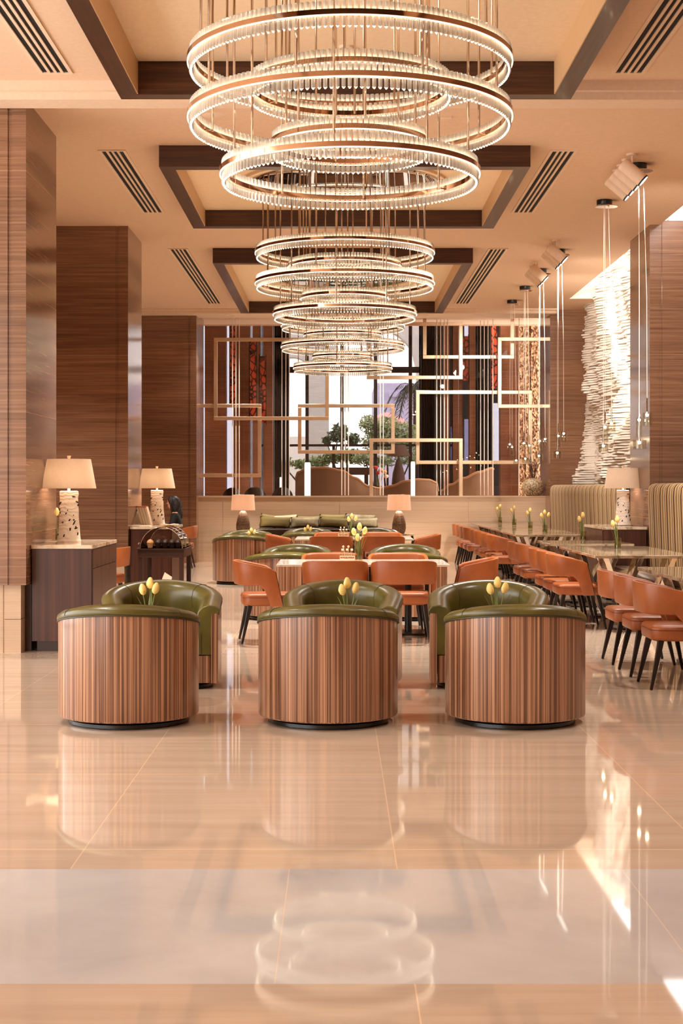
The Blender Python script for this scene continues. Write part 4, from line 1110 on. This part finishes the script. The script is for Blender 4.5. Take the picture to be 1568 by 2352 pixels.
# gold mosaic and dark panels
o = thing('mosaic_artwork', 'tall glittering gold mosaic panel left of the far right column', 'art panel', (PX(1215, 33.5), 33.5, .45), 0)
Y = 33.5; hw = (PX(1240, Y)-PX(1190, Y))/2
obj('panel_body', MB().box(-hw, hw, 0, .06, 0, 5.6), M['mosaic'], o)
rr = random.Random(3)
obj('raised_ribs', MB().box(-hw, -hw*.72, -.03, 0, .6, 5.6).box(-hw*.35, -hw*.05, -.03, 0, 1.2, 5.6).box(hw*.15, hw*.8, -.05, 0, .8, 5.2), M['mosaic'], o)
def curtain(label, px0, px1, Y, z0=.46, z1=6.5, folds=7):
    x0, x1 = PX(px0, Y), PX(px1, Y); n = folds*8
    top = [(x0+(x1-x0)*k/n, Y+.06*math.sin(2*PI*folds*k/n)) for k in range(n+1)]
    poly = top+[(x, y+.03) for x, y in reversed(top)]
    tag(obj('curtain', MB().prism(poly, z0, z1), M['curtain'], smooth=50), label, 'curtain', 'dark floor-length curtains')
curtain('dark curtain at the left end of the lounge windows', 626, 664, 38.6)
curtain('dark curtain at the right end of the lounge windows', 962, 1019, 38.6, folds=9)
curtain('black curtain between the right lounge piers', 1092, 1128, 35.2)
curtain('dark blue-black curtain right of the gold mosaic panel', 1241, 1263, 34.2, folds=4)
# window wall
YW = 39.5
mu = MB()
for px in (626, 705, 785, 862, 942, 1019): mu.box(PX(px, YW)-.045, PX(px, YW)+.045, YW-.06, YW+.06, .45, 6.6)
for py, h in ((852, .10), (845, .05), (1023, .06), (735, .07)): mu.box(PX(600, YW), PX(1040, YW), YW-.05, YW+.05, PZ(py, YW)-h/2, PZ(py, YW)+h/2)
for py in (1068,): mu.box(PX(600, YW), PX(1040, YW), YW-.05, YW+.05, .45, 1.0)
for px in (766,): mu.box(PX(px, YW)-.04, PX(px, YW)+.04, YW-.05, YW+.05, .45, PZ(1023, YW))
wn = thing('window_2', None, None); wn['kind'] = 'structure'; wn['label'] = 'tall lounge window wall with dark mullions'
obj('window_frame', mu, M['mullion'], wn)
obj('glass', MB().box(PX(600, YW), PX(1040, YW), YW-.004, YW+.004, .45, 6.6), M['glass_tint'], wn)
# wavy high-backed seats
def wave_seat(label, pts, Y, depth=.7, bulge=.35):
    xs = [PX(a, Y) for a, b in pts]; cx = (xs[0]+xs[-1])/2
    o = thing('lounge_seat', label, 'sofa', (cx, Y, .45), 0, 'curved taupe high-back seats in the lounge')
    # smooth the outline
    P = []
    n = 48
    for k in range(n+1):
        t = k/n*(len(pts)-1); i = min(int(t), len(pts)-2); f = t-i; f2 = f*f*(3-2*f)
        a = pts[i][0]*(1-f)+pts[i+1][0]*f; b = pts[i][1]*(1-f2)+pts[i+1][1]*f2
        P.append((PX(a, Y)-cx, max(.3, PZ(b, Y)-.45)))
    L = P[-1][0]-P[0][0]; rings = []; rim = []
    for x, h in P:
        u = (x-P[0][0])/L*2-1; y = -bulge*(u*u)*-1-bulge*.3
        rings.append([(x, y, .08), (x, y-.01, h*.5), (x, y+.03, h-.03), (x, y+.05, h), (x, y+.10, h-.01), (x, y+.10, .08)])
        rim.append((x, y+.055, h+.004))
    obj('backrest', MB().loft(rings), M['taupe'], o, 50)
    obj('piping', MB().tube(rim, .028, 8), M['taupe_rim'], o, 60)
    obj('seat', MB().loft([[(x*1, y, q) for x, y in [(a+0, b+.45) for a, b in rrect(L*.42, .32, .12)]] for q in (.08, .42)]), M['taupe'], o, 50, bevel=.03)
    obj('plinth', MB().loft([[(x, y, q) for x, y in [(a, b+.42) for a, b in rrect(L*.38, .26, .1)]] for q in (0, .08)]), M['black'], o)
wave_seat('wavy taupe high-back seat behind the left part of the parapet', [(677, 1100), (684, 1085), (705, 1076), (745, 1075), (785, 1082), (815, 1098), (845, 1117), (868, 1122), (880, 1121)], 31.6)
wave_seat('lower curving taupe seat behind the parapet, right of centre', [(881, 1121), (900, 1117), (930, 1106), (960, 1102), (985, 1103), (1003, 1109), (1008, 1128)], 31.3)
wave_seat('taupe seat with steeply rising back before the right lounge piers', [(1014, 1128), (1035, 1114), (1065, 1099), (1100, 1085), (1130, 1076), (1135, 1078)], 31.0, bulge=.15)
def club(label, px, top, w, Y):
    o = thing('club_chair', label, 'armchair', (PX(px, Y), Y, .45), .1, 'dark leather club chairs in the lounge')
    h = PZ(top, Y)-.45; r = w*Y/FPX/2
    rings = []
    for k in range(17):
        a = PI+PI*k/16; x, y = r*math.cos(a), r*.9*math.sin(a); hh = h*(.80+.20*math.sin(PI*k/16))
        rings.append([(x, y, .05), (x*1.02, y*1.02, hh*.7), (x*1.0, y*1.0, hh-.03), (x*.93, y*.93, hh), (x*.84, y*.84, hh-.03), (x*.8, y*.8, .3), (x*.85, y*.85, .05)])
    obj('backrest', MB().loft(rings), M['brownleather'], o, 50, bevel=.02)
    obj('seat', MB().lathe([(r*.8, .05), (r*.82, .35), (r*.7, .42), (r*.2, .44)], 28), M['brownleather'], o, 60)
    obj('base', MB().lathe([(r*.5, 0), (r*.5, .05)], 20), M['black'], o)
club('dark leather club chair at the left behind the parapet, leftmost of three', 533, 1119, 46, 31.2)
club('dark leather club chair at the left behind the parapet, middle of three', 585, 1117, 52, 31.0)
club('dark leather club chair left of the wavy taupe seat', 648, 1118, 50, 31.4)
# glowing white uprights, drawn as plain emissive tubes
def glow_upright(label, px, top, w, Y):
    h = PZ(top, Y)-.45
    o = thing('glowing_upright', label, 'floor lamp', (PX(px, Y), Y, .45), 0, 'glowing white uprights')
    r = w*Y/FPX/2
    obj('tube', MB().lathe([(r, .06), (r, h-.03), (r*.8, h)], 24), M['glowcol'], o, 40)
    obj('base', MB().lathe([(r*1.5, 0), (r*1.5, .03), (r, .06)], 24), M['black'], o, 40)
glow_upright('glowing white upright before the left end of the wavy seat', 706, 1062, 14, 30.6)
glow_upright('glowing white upright right of the palm window', 948, 1060, 10, 30.6)
glow_upright('short glowing white upright beside the left curtain', 645, 1096, 6, 34.0)
# dark floor lamp and side table, flowers
o = thing('table_lamp', 'dark table lamp with a conical shade in front of the lounge windows', 'lamp', (PX(915, 35), 35, 1.25), 0)
obj('lamp_shade', MB().loft([[(q*math.cos(2*PI*k/32), q*math.sin(2*PI*k/32), zz) for k in range(32)] for q, zz in ((.28, .90), (.275, .9), (.16, 1.17), (.165, 1.17))], True, False, False, True), M['lshade_dark'], o, 40)
obj('base', MB().lathe([(.16, 0), (.18, .1), (.14, .5), (.06, .8), (.02, .85), (.01, 1.1)], 24), M['lshade_dark'], o, 60)
o = thing('sideboard', 'dark wooden sideboard under the conical lamp in the lounge', 'cabinet', (PX(915, 35), 35, .45), 0)
obj('body', MB().box(-.62, .45, -.25, .25, 0, .76), M['cab'], o); obj('top', MB().box(-.65, .48, -.27, .27, .76, .80), M['cab_dark'], o)
o = thing('flower_vase', 'dark vase of red and cream flowers in the lounge', 'vase', (PX(866, 34), 33.9, .45), 0)
obj('vase', MB().lathe([(.12, 0), (.09, .3), (.08, .7), (.11, 1.0), (.10, 1.0)], 24), M['black'], o, 60)
for k, (dx, dz, mm) in enumerate([(-.04, 1.42, 'red'), (.08, 1.36, 'cake'), (.16, 1.32, 'cake'), (.02, 1.30, 'red'), (.20, 1.22, 'paper')]):
    s = obj('stalk', MB().tube([(0, 0, .9), (dx*.5, 0, 1.15), (dx, -.02, dz)], .006, 5), M['stem'], o, 60)
    obj('flower', MB().ball((dx, -.02, dz), .06, 10, 8, (1, .8, .7)), M[mm], o, 60)
o = thing('low_bar', 'dark bar table before the garden windows in the lounge', 'table', (PX(795, 37), 37, .45), 0)
obj('table_top', MB().box(-.6, .6, -.3, .3, 1.28, 1.46), M['cab_dark'], o)
for sx in (-.5, .5): obj('leg', MB().box(sx-.05, sx+.05, -.05, .05, 0, 1.28), M['cab_dark'], o)
# ------------------------------------------------------------------ garden
struct('ground_garden', MB().box(-30, 30, 39.6, 140, -.3, -.1), M['paving'], label='pale paving outside the windows')
YA = 46.5
def arch_wall():
    x = lambda px: PX(px, YA)
    z = lambda py: PZ(py, YA)
    m = MB()
    m.box(x(709), x(755), YA, YA+.6, -.1, z(790))
    m.box(x(957), x(1030), YA, YA+.6, -.1, 8)
    m.box(x(560), x(632), YA, YA+.6, -.1, 8)
    def span(a, b, zs, rise, top):
        n = 20; lo = []
        for k in range(n+1):
            t = k/n; xx = x(a)*(1-t)+x(b)*t; lo.append((xx, zs+rise*math.sqrt(max(0, 1-(2*t-1)**2))))
        for k in range(n):
            (xa, za), (xb, zb_) = lo[k], lo[k+1]
            m.loft([[(xa, YA, za), (xb, YA, zb_), (xb, YA, top), (xa, YA, top)], [(xa, YA+.6, za), (xb, YA+.6, zb_), (xb, YA+.6, top), (xa, YA+.6, top)]])
    span(632, 709, z(850), z(820)-z(850), 8); span(755, 957, z(850), z(752)-z(850), 8)
    m.box(x(709), x(755), YA, YA+.6, z(795), 8)
    return m
struct('wall_arcade', arch_wall(), M['render'], label='pale arcade with arches outside the windows')
tag(obj('building', MB().box(PX(862, 90), PX(1100, 90), 90, 100, -.2, PZ(880, 90)).box(PX(893, 90), PX(1000, 90), 89.6, 90, PZ(912, 90), PZ(903, 90)), M['lilac']), 'distant lilac building beyond the garden at the right', 'building')
tag(obj('low_building', MB().box(PX(630, 90), PX(706, 90), 90, 96, -.2, PZ(1003, 90)).box(PX(640, 90), PX(652, 90), 90, 93, -.2, PZ(996, 90)), M['render']), 'distant pale low building behind the hedge at the left', 'building')
tag(obj('beach_umbrella', MB().lathe([(1.0, 0), (.75, .3), (.3, .5), (.02, .58)], 20).tube([(0, 0, .5), (0, 0, -5.6)], .04, 6), M['petal'] if False else plain('pink_canvas', (226, 160, 160), .8), loc=(PX(888, 70), 70, PZ(975, 70)), smooth=50), 'faded pink umbrella beyond the bush outside', 'umbrella')
def bush(name, label, blobs, Y, mat, n, leaf, seed, cat='shrub'):
    r = random.Random(seed); m = MB()
    for (px, py, rx, rz) in blobs:
        c = Vector((PX(px, Y), Y, PZ(py, Y))); RX, RZ = rx*Y/FPX, rz*Y/FPX
        for k in range(int(n*rx*rz/1100)):
            d = Vector((r.gauss(0, 1), r.gauss(0, 1), r.gauss(0, 1))).normalized()*(r.random()**.45)
            p = c+Vector((d.x*RX, d.y*min(RX, RZ)*.7, d.z*RZ)); a = Vector((r.gauss(0, 1), r.gauss(0, 1), r.gauss(0, 1))).normalized(); b = a.orthogonal().normalized()
            L = leaf*r.uniform(.7, 1.3)
            m.quad(p-a*L, p+b*L*.45, p+a*L, p-b*L*.45)
    bx = sum(PX(q[0], Y) for q in blobs)/len(blobs); zb = min(PZ(q[1]+q[3]*.6, Y) for q in blobs)
    o = thing(name, label, cat, (bx, Y, -.1)); 
    me = m.mesh('foliage'); me.materials.append(mat); f = bpy.data.objects.new('foliage', me); COL.objects.link(f); f.parent = o; f.location = (-bx, -Y, .1)
    t = MB()
    for k in range(3): t.tube([(.1*(k-1), 0, 0), (.25*(k-1), .1, (zb+.1)*.6), (PX(blobs[min(k, len(blobs)-1)][0], Y)-bx, 0, max(.3, PZ(blobs[min(k, len(blobs)-1)][1], Y)))], [.05, .035, .015], 6)
    obj('stem', t, M['twig'], o, 60)
bush('garden_tree', 'small dark leafy tree outside before the pale pillar', [(775, 1000, 24, 16), (752, 1012, 14, 10), (790, 985, 10, 8), (772, 985, 8, 12), (812, 1010, 16, 14)], 42.6, M['foliage3'], 700, .08, 1, 'tree')
bush('garden_bush', 'large olive-green bush outside the right window panes', [(850, 975, 26, 24), (890, 985, 34, 30), (930, 1000, 34, 32), (865, 1015, 40, 24), (915, 1035, 44, 18)], 42.9, M['foliage2'], 800, .055, 2)
bush('garden_hedge', 'low green hedge outside the left window panes', [(650, 1060, 22, 16), (690, 1066, 24, 12), (730, 1060, 30, 14), (770, 1050, 30, 16), (810, 1048, 36, 18)], 42.4, M['foliage'], 800, .06, 3, 'hedge')
bush('garden_shrub', 'pale shrub outside between the hedge and the large bush', [(840, 1055, 36, 16), (880, 1060, 36, 14), (940, 1055, 34, 16)], 41.4, M['foliage2'], 700, .05, 4)
# palm
o = thing('palm_tree', 'palm tree with drooping fronds outside the rightmost window pane', 'tree', (PX(958, 44.5), 44.5, -.1), 0)
Zp = PZ(895, 44.5)+.1
obj('trunk', MB().lathe([(.16, 0), (.13, Zp*.6), (.12, Zp)], 14), M['twig'], o, 50)
r = random.Random(2)
for k in range(16):
    az = 2*PI*k/16+r.uniform(-.1, .1); L = r.uniform(.7, 1.0); up = r.uniform(.15, .6); fr = MB(); sp = []
    for t in range(9):
        u = t/8; sp.append(Vector((math.cos(az)*L*u, math.sin(az)*L*u, Zp+up*math.sin(u*2.2)-1.0*u**2.5)))
    fr.tube(sp, .012, 5)
    for t in range(1, 9):
        for q in (0, .5):
            c = sp[t]*(1-q)+sp[t-1]*q; s = Vector((-math.sin(az), math.cos(az), 0))
            for sg in (-1, 1):
                e = c+s*sg*.16+Vector((math.cos(az)*.14, math.sin(az)*.14, -.20))
                fr.quad(c+Vector((0, 0, .012)), (c+e)/2+Vector((.012, .012, .0)), e, (c+e)/2-Vector((.012, .012, .0)))
    obj('frond', fr, M['palm'], o)
# ------------------------------------------------------------------ light
w = bpy.data.worlds.new('daylight'); S.world = w; w.use_nodes = True
bg = w.node_tree.nodes['Background']; bg.inputs[0].default_value = (1.0, .98, .955, 1); bg.inputs[1].default_value = 5.0
def downlight(label, x, y, z, power, size=1.9):
    o = thing('ceiling_downlight', label, 'downlight', (x, y, z), 0, 'recessed ceiling downlights')
    obj('trim_ring', MB().loft([[(q*math.cos(2*PI*k/28), q*math.sin(2*PI*k/28), zz) for k in range(28)] for q, zz in ((.075, -.002), (.095, -.006), (.10, 0), (.075, 0))], True, False, False, True), M['trim'], o, 40)
    l = bpy.data.lights.new('downlight_lamp', 'SPOT'); l.energy = power; l.color = (1, .93, .84); l.spot_size = size; l.spot_blend = .8; l.shadow_soft_size = .07
    lo = bpy.data.objects.new('downlight_lamp', l); COL.objects.link(lo); lo.parent = o; lo.location = (0, 0, -.02)
def point(name, loc, power, color=(1, .88, .74), r=.04):
    l = bpy.data.lights.new(name, 'POINT'); l.energy = power; l.color = color; l.shadow_soft_size = r
    lo = bpy.data.objects.new(name, l); COL.objects.link(lo); lo.location = loc; return lo
k = 0
NM = ['first', 'second', 'third', 'fourth', 'fifth', 'sixth', 'seventh', 'eighth']
for i, (x, y, z, p) in enumerate([(-2.9, 3.0, ZC1, 30), (2.9, 3.0, ZC1, 30), (-2.9, 6.6, ZC1, 230), (2.9, 6.6, ZC1, 230), (-2.9, 9.5, ZC1, 260), (2.9, 9.5, ZC1, 260)]):  # unseen lamps added to fill the foreground with light
    downlight(NM[i]+' added unseen fill lamp in the ceiling above the viewer', x, y, z, p)
for i, x in enumerate((-2.0, -.8, .4, 1.59, 2.6)):
    downlight(NM[i]+' recessed downlight from left in the band above the parapet', x, 27.4, ZSOF, 260)
for i, (x, y, p) in enumerate([(-1.3, 14.9, 860), (1.45, 14.9, 860), (-1.3, 20.95, 860), (1.45, 20.95, 860)]):
    downlight(['left', 'right'][i % 2]+' recessed downlight in the '+['short middle', 'farthest'][i//2]+' walnut coffer', x, y, ZC-.012, p)
for i, (x, y, p) in enumerate([(-3.6, 15.9, 800), (-3.6, 23.4, 800)]):  # lamps added behind the columns to brighten the left side
    downlight('added hidden fill lamp behind the '+['nearest', 'second'][i]+' left column', x, y, ZC, p)
downlight('added out-of-view fill lamp at the right edge above the near settee', 3.42, 14.2, ZC, 480)  # lamp added out of view to brighten the right column
for y in (14.9, 20.0, 21.7):
    l = bpy.data.lights.new('spotlight_lamp', 'SPOT'); l.energy = 320; l.color = (1, .9, .8); l.spot_size = 1.5; l.spot_blend = .6; l.shadow_soft_size = .06
    lo = bpy.data.objects.new('spotlight_lamp', l); COL.objects.link(lo); lo.location = (3.02, y, 4.36); d = Vector((4.5, y+3.4, 2.6))-lo.location
    lo.rotation_euler = d.to_track_quat('-Z', 'Y').to_euler()
for (x, y) in ((-2.42, 13.30), (-2.42, 19.75), (PX(1430, 19.25), 19.25)):
    point('lamp_light', (x, y, .912+.56), 9)
for (x, y) in ((PX(558, 26.7), 26.7), (PX(916, 26.7), 26.7)):
    point('lamp_light', (x, y, .58+.47), 30)

for i, (x, y) in enumerate([(-3.0, 33.6), (.6, 34.5), (3.3, 33.0)]):  # unseen lamps added to brighten the dark lounge
    downlight(['left', 'middle', 'right'][i]+' added unseen fill lamp in the high lounge ceiling', x, y, 6.6, 520)
